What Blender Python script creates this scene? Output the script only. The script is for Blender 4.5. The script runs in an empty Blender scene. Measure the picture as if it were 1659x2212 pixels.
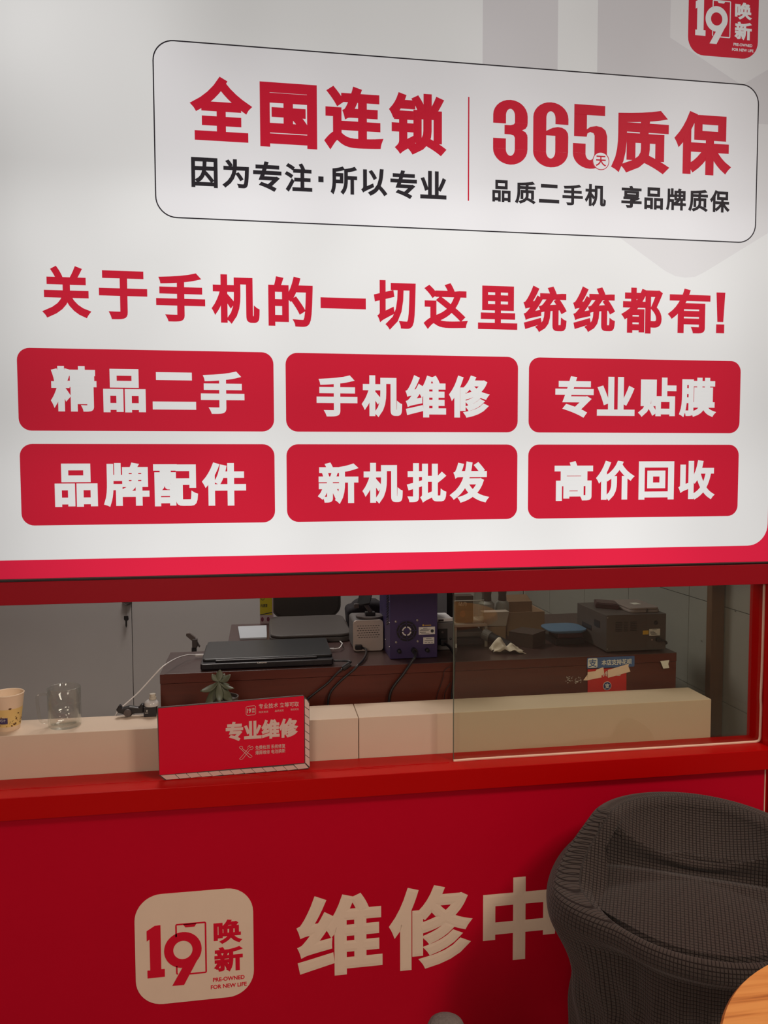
import bpy, bmesh, math, random
from mathutils import Vector, Matrix
random.seed(7)
FL = -0.10      # floor level
S = bpy.context.scene
COL = S.collection
PI = math.pi

# ------------------------------------------------------------------ camera
cam = bpy.data.cameras.new('camera')
cam.sensor_fit = 'VERTICAL'; cam.sensor_height = 36.0; cam.lens = 36.0 * 1700.0 / 2212.0
cam.clip_start = 0.02
co = bpy.data.objects.new('camera', cam); COL.objects.link(co)
r_ = Vector((0.98822441, -0.15298382, -0.00290997)); u_ = Vector((0.01192101, 0.0580177, 0.99824438)); f_ = Vector((0.15254641, 0.98652415, -0.05915823))
M = Matrix((r_, u_, -f_)).transposed().to_4x4(); M.translation = Vector((0.53100, -1.85572, 1.35))
co.matrix_world = M
S.camera = co

# ------------------------------------------------------------------ world, lights, exposure
W = bpy.data.worlds.new('world'); S.world = W; W.use_nodes = True
W.node_tree.nodes['Background'].inputs[0].default_value = (1.0, 0.86, 0.74, 1)
W.node_tree.nodes['Background'].inputs[1].default_value = 0.10
def area(name, loc, target, sx, sy, power, color):
    l = bpy.data.lights.new(name, 'AREA'); l.shape = 'RECTANGLE'; l.size = sx; l.size_y = sy; l.energy = power; l.color = color
    o = bpy.data.objects.new(name, l); COL.objects.link(o); o.location = loc
    o.rotation_euler = (Vector(target) - Vector(loc)).to_track_quat('-Z', 'Y').to_euler()
    return o
area('ceiling_lamp_front', (2.3, -1.9, 2.7), (1.2, -0.2, 0.4), 0.5, 0.5, 33, (1.0, 0.83, 0.69))
area('rear_fill', (-0.3, -3.2, 2.0), (0.5, 0.0, 0.7), 0.8, 0.6, 22, (1.0, 0.85, 0.71))  # unseen fill behind the camera, set low for frontal light, not a ceiling lamp
area('ceiling_lamp_inside', (0.3, 1.2, 2.5), (0.4, 1.2, 0.0), 0.8, 0.5, 21, (1.0, 0.93, 0.88))
S.view_settings.view_transform = 'Standard'; S.view_settings.look = 'None'
S.view_settings.gamma = 1.0; S.view_settings.exposure = 0.0; S.view_settings.use_curve_mapping = False
S.cycles.use_denoising = True
S.cycles.max_bounces = 8; S.cycles.transparent_max_bounces = 12

# ------------------------------------------------------------------ materials
def new_mat(name):
    m = bpy.data.materials.new(name); m.use_nodes = True
    return m, m.node_tree, m.node_tree.nodes['Principled BSDF']
def mat(name, c, rough=0.6, metal=0.0, bump=0.0, bscale=60, var=0.0, vscale=12, spec=0.5, stretch=None):
    m, t, b = new_mat(name)
    b.inputs['Base Color'].default_value = (*c, 1); b.inputs['Roughness'].default_value = rough
    b.inputs['Metallic'].default_value = metal; b.inputs['Specular IOR Level'].default_value = spec
    if var or bump:
        tc = t.nodes.new('ShaderNodeTexCoord'); mp = t.nodes.new('ShaderNodeMapping')
        t.links.new(tc.outputs['Object'], mp.inputs[0])
        if stretch: mp.inputs['Scale'].default_value = stretch
    if var:
        n = t.nodes.new('ShaderNodeTexNoise'); n.inputs['Scale'].default_value = vscale; n.inputs['Detail'].default_value = 5
        t.links.new(mp.outputs[0], n.inputs['Vector'])
        mx = t.nodes.new('ShaderNodeMix'); mx.data_type = 'RGBA'
        mx.inputs[6].default_value = (*[v * (1 - var) for v in c], 1); mx.inputs[7].default_value = (*[min(1, v * (1 + var)) for v in c], 1)
        t.links.new(n.outputs[0], mx.inputs[0]); t.links.new(mx.outputs[2], b.inputs['Base Color'])
    if bump:
        n = t.nodes.new('ShaderNodeTexNoise'); n.inputs['Scale'].default_value = bscale; n.inputs['Detail'].default_value = 4
        t.links.new(mp.outputs[0], n.inputs['Vector'])
        bp = t.nodes.new('ShaderNodeBump'); bp.inputs['Strength'].default_value = bump; bp.inputs['Distance'].default_value = 0.002
        t.links.new(n.outputs[0], bp.inputs['Height']); t.links.new(bp.outputs[0], b.inputs['Normal'])
    return m

# uneven lamp rows inside the light box: brightness of the translucent film over its face
def backlight_group():
    g = bpy.data.node_groups.new('backlight', 'ShaderNodeTree')
    g.interface.new_socket('Strength', in_out='OUTPUT', socket_type='NodeSocketFloat')
    N = g.nodes; L = g.links
    geo = N.new('ShaderNodeNewGeometry'); sp = N.new('ShaderNodeSeparateXYZ'); L.new(geo.outputs['Position'], sp.inputs[0])
    def curve(sock, pts):
        a, b = pts[0][0], pts[-1][0]
        mr = N.new('ShaderNodeMapRange'); mr.inputs[1].default_value = a; mr.inputs[2].default_value = b; L.new(sock, mr.inputs[0])
        cr = N.new('ShaderNodeValToRGB'); cr.color_ramp.interpolation = 'B_SPLINE'
        while len(cr.color_ramp.elements) < len(pts): cr.color_ramp.elements.new(0.5)
        for e, (p, v) in zip(cr.color_ramp.elements, pts):
            e.position = (p - a) / (b - a); e.color = (v, v, v, 1)
        L.new(mr.outputs[0], cr.inputs[0]); return cr.outputs[0]
    zc = curve(sp.outputs[2], [(1.08, .76), (1.2, .76), (1.33, .72), (1.45, .60), (1.56, .66), (1.70, .74), (1.84, .76), (1.95, .72), (2.02, .60), (2.15, .50), (2.3, .42), (2.5, .37)])
    xc = curve(sp.outputs[0], [(-.15, .52), (.02, .74), (.3, .98), (.9, 1.0), (1.3, 1.0), (1.55, .95), (1.72, .82), (1.86, .70)])
    nz = N.new('ShaderNodeTexNoise'); nz.inputs['Scale'].default_value = 2.6; nz.inputs['Detail'].default_value = 1
    L.new(geo.outputs['Position'], nz.inputs['Vector'])
    mr = N.new('ShaderNodeMapRange'); mr.inputs[1].default_value = .3; mr.inputs[2].default_value = .7; mr.inputs[3].default_value = .93; mr.inputs[4].default_value = 1.07
    L.new(nz.outputs[0], mr.inputs[0])
    m1 = N.new('ShaderNodeMath'); m1.operation = 'MULTIPLY'; L.new(zc, m1.inputs[0]); L.new(xc, m1.inputs[1])
    m2 = N.new('ShaderNodeMath'); m2.operation = 'MULTIPLY'; L.new(m1.outputs[0], m2.inputs[0]); L.new(mr.outputs[0], m2.inputs[1])
    tx = N.new('ShaderNodeMapRange'); tx.interpolation_type = 'SMOOTHSTEP'; tx.inputs[1].default_value = .55; tx.inputs[2].default_value = .0; L.new(sp.outputs[0], tx.inputs[0])
    tz = N.new('ShaderNodeMapRange'); tz.interpolation_type = 'SMOOTHSTEP'; tz.inputs[1].default_value = 1.95; tz.inputs[2].default_value = 2.35; L.new(sp.outputs[2], tz.inputs[0])
    m3 = N.new('ShaderNodeMath'); m3.operation = 'MULTIPLY'; L.new(tx.outputs[0], m3.inputs[0]); L.new(tz.outputs[0], m3.inputs[1])
    m4 = N.new('ShaderNodeMath'); m4.operation = 'MULTIPLY_ADD'; m4.inputs[1].default_value = .30; L.new(m3.outputs[0], m4.inputs[0]); L.new(m2.outputs[0], m4.inputs[2])
    out = N.new('NodeGroupOutput'); L.new(m4.outputs[0], out.inputs[0])
    return g
BL = backlight_group()
def film(name, c, k=1.0):
    m, t, b = new_mat(name)
    b.inputs['Base Color'].default_value = (*[v * .12 for v in c], 1); b.inputs['Roughness'].default_value = .5
    b.inputs['Specular IOR Level'].default_value = .08
    b.inputs['Emission Color'].default_value = (*c, 1)
    g = t.nodes.new('ShaderNodeGroup'); g.node_tree = BL
    mu = t.nodes.new('ShaderNodeMath'); mu.operation = 'MULTIPLY'; mu.inputs[1].default_value = k
    t.links.new(g.outputs[0], mu.inputs[0]); t.links.new(mu.outputs[0], b.inputs['Emission Strength'])
    return m
F_white = film('film_white', (1.0, .998, .985))
F_board = film('film_board', (1.0, .985, 1.0), 1.02)
F_red = film('film_red', (.72, .016, .045))
F_hot = film('film_red_edge', (.93, .022, .072))
F_black = film('film_black', (.030, .026, .032))
F_grey = film('film_grey', (.82, .79, .80))
F_grey2 = film('film_grey_light', (.92, .90, .90))

crimson = mat('crimson_print', (.56, .0005, .020), .5, bump=.02, var=.04, vscale=6, spec=.12)
redpaint = mat('red_paint', (.50, .0004, .0006), .4, bump=.05, bscale=30, var=.05, vscale=5, spec=.16)
beampaint = mat('beam_red', (.32, .005, .014), .4, bump=.04, bscale=25, spec=.2)
cream = mat('cream_vinyl', (.86, .68, .53), .5, var=.03, vscale=20, spec=.3)
boxbeige = mat('beige_laminate', (.70, .56, .43), .5, bump=.03, bscale=80, var=.03, vscale=9)
wallgrey = mat('grey_wall_paint', (.50, .47, .45), .8, bump=.12, bscale=18, var=.04, vscale=4)
panelgrey = mat('grey_wall_panel', (.29, .285, .265), .6, bump=.05, var=.05, vscale=5)
ceilm = mat('ceiling_paint', (.75, .73, .70), .9)
floorm = mat('floor_tile', (.42, .39, .36), .4, var=.06, vscale=3)
deskwood = mat('dark_red_wood', (.085, .013, .0055), .42, var=.30, vscale=7, stretch=(1, 1, 14), bump=.02)
desktop_m = mat('dark_desk_top', (.060, .030, .027), .35, var=.2, vscale=6, stretch=(1, 12, 1))
postwood = mat('brown_post', (.12, .055, .022), .6, var=.4, vscale=14, stretch=(6, 6, .5), bump=.1)
tape = mat('cream_tape', (.85, .62, .48), .6, var=.12, vscale=30)
black = mat('black_plastic', (.012, .011, .013), .4)
blackgap = mat('black_channel', (.03, .012, .014), .5)
darkgrey = mat('charcoal_metal', (.085, .068, .064), .45)
lidm = mat('laptop_lid', (.030, .032, .034), .38, metal=.3)
baseblk = mat('laptop_base', (.010, .008, .011), .4)
white = mat('white_plastic', (.78, .76, .74), .45)
paperw = mat('white_paper', (.46, .49, .52), .8)
silver = mat('silver_metal', (.55, .47, .41), .38, metal=.4)
greyplastic = mat('grey_plastic', (.14, .13, .125), .45)
navy = mat('navy_metal', (.050, .032, .110), .42)
labelw = mat('white_label', (.75, .72, .66), .6)
inkm = mat('dark_ink', (.03, .03, .04), .6)
steel = mat('steel', (.45, .43, .40), .3, metal=.9)
cardbd = mat('cardboard', (.34, .21, .13), .8, var=.08, vscale=8)
darkcard = mat('dark_cardboard', (.06, .035, .028), .7)
bluepl = mat('blue_plastic', (.10, .19, .32), .5)
whitebox = mat('pale_carton', (.46, .38, .33), .7)
yellow = mat('yellow_card', (.62, .50, .01), .5)
pinkw = mat('pale_pink_card', (.55, .42, .42), .6)
chairgrey = mat('grey_leather', (.070, .060, .054), .5, bump=.05)
blackcloth = mat('black_cloth', (.012, .008, .011), .9, bump=.3, bscale=90)
signred = mat('sign_red', (.70, .004, .030), .5, spec=.2)
signcream = mat('sign_pale_pink', (.72, .52, .46), .5)
stickblue = mat('sticker_blue', (.06, .12, .30), .5)
stickred = mat('sticker_red', (.55, .012, .010), .5)
navyink = mat('navy_ink', (.02, .03, .16), .5)
leafm = mat('succulent_leaf', (.085, .095, .055), .5, var=.25, vscale=30)
potm = mat('dark_pot', (.05, .035, .028), .6)
cupm = mat('cup_paper', (.80, .62, .44), .6)
cupy = mat('cup_yellow', (.78, .55, .20), .6)
brownink = mat('brown_ink', (.14, .06, .02), .6)
purple = mat('cup_purple', (.05, .03, .11), .6)
boucle = mat('grey_knit', (.16, .14, .13), .95, bump=1.0, bscale=260, var=.35, vscale=220)
rubber = mat('pale_rubber', (.35, .33, .31), .7)
darkred_box = mat('dark_maroon_box', (.055, .018, .022), .5)
tabletm = mat('tablet_shell', (.30, .24, .23), .4)
yellab = mat('yellow_label', (.65, .38, .04), .6)

def wood_top():
    m, t, b = new_mat('orange_pine_veneer')
    tc = t.nodes.new('ShaderNodeTexCoord'); mp = t.nodes.new('ShaderNodeMapping')
    mp.inputs['Scale'].default_value = (1.4, 26, 1); mp.inputs['Rotation'].default_value = (0, 0, -.04)
    t.links.new(tc.outputs['Object'], mp.inputs[0])
    n = t.nodes.new('ShaderNodeTexNoise'); n.inputs['Scale'].default_value = 3.2; n.inputs['Detail'].default_value = 7; n.inputs['Distortion'].default_value = .6
    t.links.new(mp.outputs[0], n.inputs['Vector'])
    cr = t.nodes.new('ShaderNodeValToRGB'); e = cr.color_ramp.elements
    e[0].position = .32; e[0].color = (.46, .155, .028, 1); e[1].position = .58; e[1].color = (.80, .36, .095, 1)
    x = e.new(.45); x.color = (.70, .28, .062, 1)
    t.links.new(n.outputs[0], cr.inputs[0]); t.links.new(cr.outputs[0], b.inputs['Base Color']); b.inputs['Roughness'].default_value = .45
    return m
pine = wood_top()
def waffle():
    m, t, b = new_mat('waffle_knit')
    uv = t.nodes.new('ShaderNodeUVMap'); uv.uv_map = 'knit'
    sp = t.nodes.new('ShaderNodeSeparateXYZ'); t.links.new(uv.outputs[0], sp.inputs[0])
    hs = []
    for k in (0, 1):
        a = t.nodes.new('ShaderNodeMath'); a.operation = 'PINGPONG'; a.inputs[1].default_value = .5; t.links.new(sp.outputs[k], a.inputs[0])
        c = t.nodes.new('ShaderNodeMapRange'); c.interpolation_type = 'SMOOTHSTEP'; c.inputs[1].default_value = .02; c.inputs[2].default_value = .20; t.links.new(a.outputs[0], c.inputs[0])
        hs.append(c.outputs[0])
    h = t.nodes.new('ShaderNodeMath'); h.operation = 'MULTIPLY'; t.links.new(hs[0], h.inputs[0]); t.links.new(hs[1], h.inputs[1])
    mx = t.nodes.new('ShaderNodeMix'); mx.data_type = 'RGBA'
    mx.inputs[6].default_value = (.020, .014, .013, 1); mx.inputs[7].default_value = (.072, .058, .052, 1)
    t.links.new(h.outputs[0], mx.inputs[0]); t.links.new(mx.outputs[2], b.inputs['Base Color'])
    bp = t.nodes.new('ShaderNodeBump'); bp.inputs['Distance'].default_value = .002; bp.inputs['Strength'].default_value = .7
    t.links.new(h.outputs[0], bp.inputs['Height']); t.links.new(bp.outputs[0], b.inputs['Normal'])
    b.inputs['Roughness'].default_value = .95; b.inputs['Specular IOR Level'].default_value = .15
    b.inputs['Sheen Weight'].default_value = .15
    return m
knit = waffle()
def glassm(name, tint, gloss=.08, rough=0.0):
    m, t, b = new_mat(name); t.nodes.remove(b)
    tr = t.nodes.new('ShaderNodeBsdfTransparent'); tr.inputs[0].default_value = (*tint, 1)
    gl = t.nodes.new('ShaderNodeBsdfGlossy'); gl.inputs['Roughness'].default_value = rough; gl.inputs[0].default_value = (.95, 1, .96, 1)
    fr = t.nodes.new('ShaderNodeLayerWeight'); fr.inputs[0].default_value = .5
    pw = t.nodes.new('ShaderNodeMath'); pw.operation = 'POWER'; pw.inputs[1].default_value = 5; t.links.new(fr.outputs['Facing'], pw.inputs[0])
    mu = t.nodes.new('ShaderNodeMath'); mu.operation = 'MULTIPLY_ADD'; mu.inputs[1].default_value = .75; mu.inputs[2].default_value = gloss; t.links.new(pw.outputs[0], mu.inputs[0])
    mx = t.nodes.new('ShaderNodeMixShader'); t.links.new(mu.outputs[0], mx.inputs[0]); t.links.new(tr.outputs[0], mx.inputs[1]); t.links.new(gl.outputs[0], mx.inputs[2])
    t.links.new(mx.outputs[0], t.nodes['Material Output'].inputs[0]); return m
pane_m = glassm('pane_glass', (.92, .935, .88), .05)
edge_m = mat('glass_edge', (.10, .12, .09), .2)
def clear_glass():
    m = glassm('clear_glass', (.95, .95, .94), .05, .06); t = m.node_tree
    tc = t.nodes.new('ShaderNodeTexCoord'); n = t.nodes.new('ShaderNodeTexVoronoi'); n.inputs['Scale'].default_value = 70
    t.links.new(tc.outputs['Object'], n.inputs['Vector']); bp = t.nodes.new('ShaderNodeBump'); bp.inputs['Strength'].default_value = .5; bp.inputs['Distance'].default_value = .003
    t.links.new(n.outputs[0], bp.inputs['Height'])
    for q in t.nodes:
        if q.type in ('BSDF_GLOSSY', 'LAYER_WEIGHT'): t.links.new(bp.outputs[0], q.inputs['Normal'])
    return m
mugglass = clear_glass()

# ------------------------------------------------------------------ mesh helpers
class MB:
    def __init__(s): s.v = []; s.f = []
    def add(s, v, f):
        n = len(s.v); s.v += [tuple(p) for p in v]; s.f += [tuple(i + n for i in q) for q in f]; return s
    def box(s, x0, x1, y0, y1, z0, z1):
        return s.add([(x0, y0, z0), (x1, y0, z0), (x1, y1, z0), (x0, y1, z0), (x0, y0, z1), (x1, y0, z1), (x1, y1, z1), (x0, y1, z1)],
                     [(3, 2, 1, 0), (4, 5, 6, 7), (0, 1, 5, 4), (1, 2, 6, 5), (2, 3, 7, 6), (3, 0, 4, 7)])
    def prism(s, pts, y0, y1):      # polygon in x,z extruded in y
        n = len(pts); a = sum(pts[i][0] * pts[(i + 1) % n][1] - pts[(i + 1) % n][0] * pts[i][1] for i in range(n))
        if a < 0: pts = pts[::-1]
        v = [(x, y0, z) for x, z in pts] + [(x, y1, z) for x, z in pts]
        return s.add(v, [tuple(range(n)), tuple(range(2 * n - 1, n - 1, -1))] + [(i, i + n, (i + 1) % n + n, (i + 1) % n) for i in range(n)])
    def slab(s, pts, z0, z1):       # polygon in x,y extruded in z
        n = len(pts); a = sum(pts[i][0] * pts[(i + 1) % n][1] - pts[(i + 1) % n][0] * pts[i][1] for i in range(n))
        if a < 0: pts = pts[::-1]
        v = [(x, y, z0) for x, y in pts] + [(x, y, z1) for x, y in pts]
        return s.add(v, [tuple(range(n - 1, -1, -1)), tuple(range(n, 2 * n))] + [(i, (i + 1) % n, (i + 1) % n + n, i + n) for i in range(n)])
    def lathe(s, prof, c=(0, 0, 0), n=32, axis='z', close=True):
        v = []; k = len(prof)
        for i in range(n):
            a = 2 * PI * i / n
            for r, h in prof:
                p = (r * math.cos(a), r * math.sin(a), h)
                if axis == 'y': p = (p[0], p[2], -p[1])
                if axis == 'x': p = (p[2], p[0], p[1])
                v.append((p[0] + c[0], p[1] + c[1], p[2] + c[2]))
        f = []
        for i in range(n):
            j = (i + 1) % n
            for q in range(k - 1): f.append((i * k + q, j * k + q, j * k + q + 1, i * k + q + 1))
        if close:
            f.append(tuple(i * k for i in range(n - 1, -1, -1))); f.append(tuple(i * k + k - 1 for i in range(n)))
        return s.add(v, f)
    def tube(s, pts, r, n=8, sub=4):
        P = [Vector(p) for p in pts]; Q = []
        if sub > 1 and len(P) > 2:
            for i in range(len(P) - 1):
                a, b, c, d = P[max(i - 1, 0)], P[i], P[i + 1], P[min(i + 2, len(P) - 1)]
                for k in range(sub):
                    t = k / sub
                    Q.append(.5 * ((2 * b) + (c - a) * t + (2 * a - 5 * b + 4 * c - d) * t * t + (3 * b - a - 3 * c + d) * t ** 3))
            Q.append(P[-1])
        else: Q = P
        v = []; up = None
        for i, p in enumerate(Q):
            d = (Q[min(i + 1, len(Q) - 1)] - Q[max(i - 1, 0)]).normalized()
            if up is None: up = d.orthogonal().normalized()
            up = (up - d * up.dot(d)).normalized(); w = d.cross(up)
            rr = r(i / (len(Q) - 1)) if callable(r) else r
            for k in range(n):
                a = 2 * PI * k / n; v.append(p + (up * math.cos(a) + w * math.sin(a)) * rr)
        f = []
        for i in range(len(Q) - 1):
            for k in range(n): f.append((i * n + k, i * n + (k + 1) % n, (i + 1) * n + (k + 1) % n, (i + 1) * n + k))
        f.append(tuple(range(n - 1, -1, -1))); f.append(tuple((len(Q) - 1) * n + k for k in range(n)))
        return s.add(v, f)
    def build(s, name, m, parent=None, bevel=0, smooth=False, seg=2, kind=None, label=None):
        me = bpy.data.meshes.new(name); me.from_pydata(s.v, [], s.f); me.update(); me.materials.append(m)
        o = bpy.data.objects.new(name, me); COL.objects.link(o)
        bm = bmesh.new(); bm.from_mesh(me); bmesh.ops.recalc_face_normals(bm, faces=bm.faces); bm.to_mesh(me); bm.free()
        if bevel:
            b = o.modifiers.new('bevel', 'BEVEL'); b.width = bevel; b.segments = seg; b.limit_method = 'ANGLE'; b.angle_limit = .6
        if smooth:
            for p in me.polygons: p.use_smooth = True
            if smooth == 'auto':
                try: me.set_sharp_from_angle(angle=.7)
                except Exception: pass
        if parent is not None:
            o.parent = parent; o.matrix_parent_inverse = parent.matrix_world.inverted() if parent.type != 'EMPTY' else Matrix.Translation(-parent.location) if tuple(parent.rotation_euler) == (0, 0, 0) else (Matrix.Translation(parent.location) @ parent.rotation_euler.to_matrix().to_4x4()).inverted()
        if kind: o['kind'] = kind
        if label: o['label'] = label
        return o
def thing(name, label, cat, loc, group=None):
    o = bpy.data.objects.new(name, None); COL.objects.link(o); o.location = loc; o.empty_display_size = .05
    o['label'] = label; o['category'] = cat
    if group: o['group'] = group
    return o
def tag(o, label, cat, group=None):
    o['label'] = label; o['category'] = cat
    if group: o['group'] = group
    return o
def struct(o): o['kind'] = 'structure'; return o
def rrect(x0, x1, z0, z1, r, n=8, corners=(1, 1, 1, 1)):   # bl, br, tr, tl
    p = []
    for (cx, cz, a0, on) in ((x0 + r, z0 + r, PI, corners[0]), (x1 - r, z0 + r, 1.5 * PI, corners[1]), (x1 - r, z1 - r, 0, corners[2]), (x0 + r, z1 - r, .5 * PI, corners[3])):
        if not on:
            p.append((x0 if cx < (x0 + x1) / 2 else x1, z0 if cz < (z0 + z1) / 2 else z1)); continue
        for i in range(n + 1):
            a = a0 + .5 * PI * i / n; p.append((cx + r * math.cos(a), cz + r * math.sin(a)))
    return p
def circ(cx, cz, rx, rz=None, n=32, a0=0, a1=2 * PI):
    rz = rz or rx
    return [(cx + rx * math.cos(a0 + (a1 - a0) * i / n), cz + rz * math.sin(a0 + (a1 - a0) * i / n)) for i in range(n)]
def ring(mb, outer, inner, y0, y1):
    n = len(outer)
    for i in range(n):
        j = (i + 1) % n
        a, b, c, d = outer[i], outer[j], inner[j], inner[i]
        v = [(p[0], y0, p[1]) for p in (a, b, c, d)] + [(p[0], y1, p[1]) for p in (a, b, c, d)]
        mb.add(v, [(0, 1, 2, 3), (7, 6, 5, 4), (0, 4, 5, 1), (2, 6, 7, 3)])
    return mb
# lettering: glyph outlines of Blender's own font, fattened, flattened onto a face
_glyph = {}
def glyph(s, bold):
    k = (s, bold)
    if k in _glyph: return _glyph[k]
    c = bpy.data.curves.new('g', 'FONT'); c.body = s; c.bevel_depth = bold; c.bevel_resolution = 0; c.resolution_u = 4
    o = bpy.data.objects.new('g', c); COL.objects.link(o); bpy.context.view_layer.update()
    me = bpy.data.meshes.new_from_object(o.evaluated_get(bpy.context.evaluated_depsgraph_get()))
    v = [tuple(p.co) for p in me.vertices]; f = [tuple(p.vertices) for p in me.polygons]
    bpy.data.objects.remove(o); bpy.data.curves.remove(c); bpy.data.meshes.remove(me)
    x0 = min(p[0] for p in v); x1 = max(p[0] for p in v); y0 = min(p[1] for p in v); y1 = max(p[1] for p in v)
    _glyph[k] = ([((p[0] - x0) / (x1 - x0), (p[1] - y0) / (y1 - y0), p[2]) for p in v], f)
    return _glyph[k]
def put(mb, s, x0, x1, z0, z1, y, bold=.03, relief=.0006):
    v, f = glyph(s, bold); b = max(bold, .01)
    mb.add([(x0 + p[0] * (x1 - x0), y - (p[2] / b) * relief, z0 + p[1] * (z1 - z0)) for p in v], f); return mb
def flat_build(mb, name, m, parent, label=None):
    me = bpy.data.meshes.new(name); me.from_pydata(mb.v, [], mb.f); me.update(); me.materials.append(m)
    o = bpy.data.objects.new(name, me); COL.objects.link(o)
    if parent is not None:
        o.parent = parent
        o.matrix_parent_inverse = (Matrix.Translation(parent.location) @ parent.rotation_euler.to_matrix().to_4x4()).inverted() if parent.parent is None else Matrix.Translation(-parent.parent.location)
    if label: o['label'] = label
    return o

# tall condensed numerals built from bars and half rings, in a 1 x 1.9 cell
def digit(mb, c, x0, x1, z0, z1, y, bold, rel):
    P = lambda q: [(x0 + a * (x1 - x0), z0 + b / 1.9 * (z1 - z0)) for a, b in q]
    bar = lambda a0, a1, b0, b1: mb.prism(P([(a0, b0), (a1, b0), (a1, b1), (a0, b1)]), y - rel * 1.6, y - rel * 1.3)
    def half(up, cz):
        s_ = 1 if up else -1; n = 14
        o_ = [(.5 + .5 * math.cos(PI * i / n), cz + s_ * .46 * math.sin(PI * i / n)) for i in range(n + 1)]
        i_ = [(.5 + .13 * math.cos(PI * i / n), cz + s_ * .20 * math.sin(PI * i / n)) for i in range(n + 1)]
        for i in range(n): mb.prism(P([o_[i], o_[i + 1], i_[i + 1], i_[i]]), y - rel, y)
    half(False, .46)
    if c == '6':
        half(True, 1.44); bar(0, .37, .46, 1.44); bar(.63, 1, 1.27, 1.44); bar(.63, 1, .46, .93)
        mb.prism(P([(.37, .93), (.63, .93), (.63, .80), (1, .93), (.99, 1.02), (.93, 1.12), (.82, 1.18), (.70, 1.19), (.55, 1.16), (.37, 1.06)]), y - rel, y)
    if c == '3':
        half(True, 1.44); bar(0, .37, 1.20, 1.44); bar(0, .37, .46, .76); bar(.63, 1, 1.24, 1.44); bar(.63, 1, .46, .83)
        mb.prism(P([(.33, .89), (.50, .89), (.60, .86), (.63, .80), (1, .83), (.99, .90), (.94, .98), (.84, 1.03), (.94, 1.08), (.99, 1.16), (1, 1.24), (.63, 1.24), (.60, 1.19), (.50, 1.16), (.33, 1.16)]), y - rel, y)
    if c == '5':
        bar(.03, .93, 1.60, 1.9); bar(.03, .40, .95, 1.61); bar(0, .37, .46, .74); bar(.63, 1, .46, 1.0)
        mb.prism(P([(.40, .95), (.40, 1.17), (.50, 1.25), (.68, 1.29), (.84, 1.26), (.95, 1.17), (1, 1.0), (.63, 1.0), (.60, 1.07), (.50, 1.10), (.42, 1.05)]), y - rel, y)
    return mb
# ------------------------------------------------------------------ setting
struct(MB().box(-2.6, 3.4, -3.6, 2.2, FL - .1, FL).build('floor', floorm))
struct(MB().box(-2.6, 3.4, -3.6, 2.2, 3.0, 3.1).build('ceiling', ceilm))
struct(MB().box(-2.7, -2.6, -3.6, 2.2, FL, 3.0).build('wall_left', wallgrey))
struct(MB().box(3.4, 3.5, -3.6, 2.2, FL, 3.0).build('wall_right', wallgrey))
struct(MB().box(-2.6, 3.4, -3.7, -3.6, FL, 3.0).build('wall_rear', wallgrey))
# back wall of the booth, in tall panels with an open joint
wb = struct(MB().box(-2.6, 1.86, 2.02, 2.12, FL, 3.0).build('wall_back', wallgrey))
for a, b in ((-2.58, -1.2), (-1.1985, -.0925), (-.0900, 1.85)):
    MB().box(a, b, 2.0, 2.0195, FL, 3.0).build('panel', wallgrey, wb, bevel=.002)
# side wall of the booth: panels with recessed joints
ws = struct(MB().box(1.868, 1.95, .10, 2.02, FL, 3.0).build('wall_side', blackgap))
ys = [.10, .435, .85, 1.25, 1.65, 1.998]; zs = [FL, .10, .378, .655, .935, 1.215, 1.8, 2.4, 3.0]
for i in range(5):
    for j in range(8):
        MB().box(1.86, 1.8675, ys[i] + .0012, ys[i + 1] - .0012, zs[j] + .0012, zs[j + 1] - .0012).build('panel', panelgrey, ws)
for y, z in ((.187, .9326), (.357, .8094)):
    MB().lathe([(.0, -.003), (.0018, -.0025), (.0018, 0)], (1.8595, y, z), 10, 'x').build('screw', steel, ws)
# partition: lower front, piers, beam, sill, jamb
wf = struct(MB().box(-2.6, 1.832, 0.0, .06, FL, .558).build('wall_front', crimson))
pier = struct(MB().box(1.845, 3.4, -.012, .09, FL, 3.0).build('trim_5', redpaint))
struct(MB().box(1.8345, 1.845, .004, .06, FL, .558).build('trim_6', redpaint))
struct(MB().box(1.832, 1.8345, -.002, .05, FL, .555).build('trim_4', tape))
beam = struct(MB().box(-2.6, 1.845, .002, .075, 1.0385, 1.091).build('trim_1', beampaint, bevel=.0012))
sill = struct(MB().box(-2.6, 1.86, -.02, .093, .5535, .6062).build('trim_2', redpaint, bevel=.0012))
struct(MB().box(1.845, 1.86, .0905, .0995, FL, 1.09).build('trim_3', redpaint))
struct(MB().box(-2.6, 1.845, .05, .13, 1.0915, 3.0).build('wall_upper', wallgrey))
# rough paint ridge along the sill's middle, left of the pane
rg = MB(); x = -.6; pts = []
while x < .99:
    pts.append((x, .030 + random.uniform(-.0015, .0015), .6064 + random.uniform(-.0002, .0004))); x += random.uniform(.008, .03)
rg.tube(pts, .0011, 5, 1).build('paint_ridge', redpaint, sill)
pts2 = [(p[0] + .25, p[1] - .008 + random.uniform(-.001, .001), p[2]) for p in pts if .1 < p[0] < .6]
MB().tube(pts2, .0007, 5, 1).build('paint_ridge', redpaint, sill)

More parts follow.
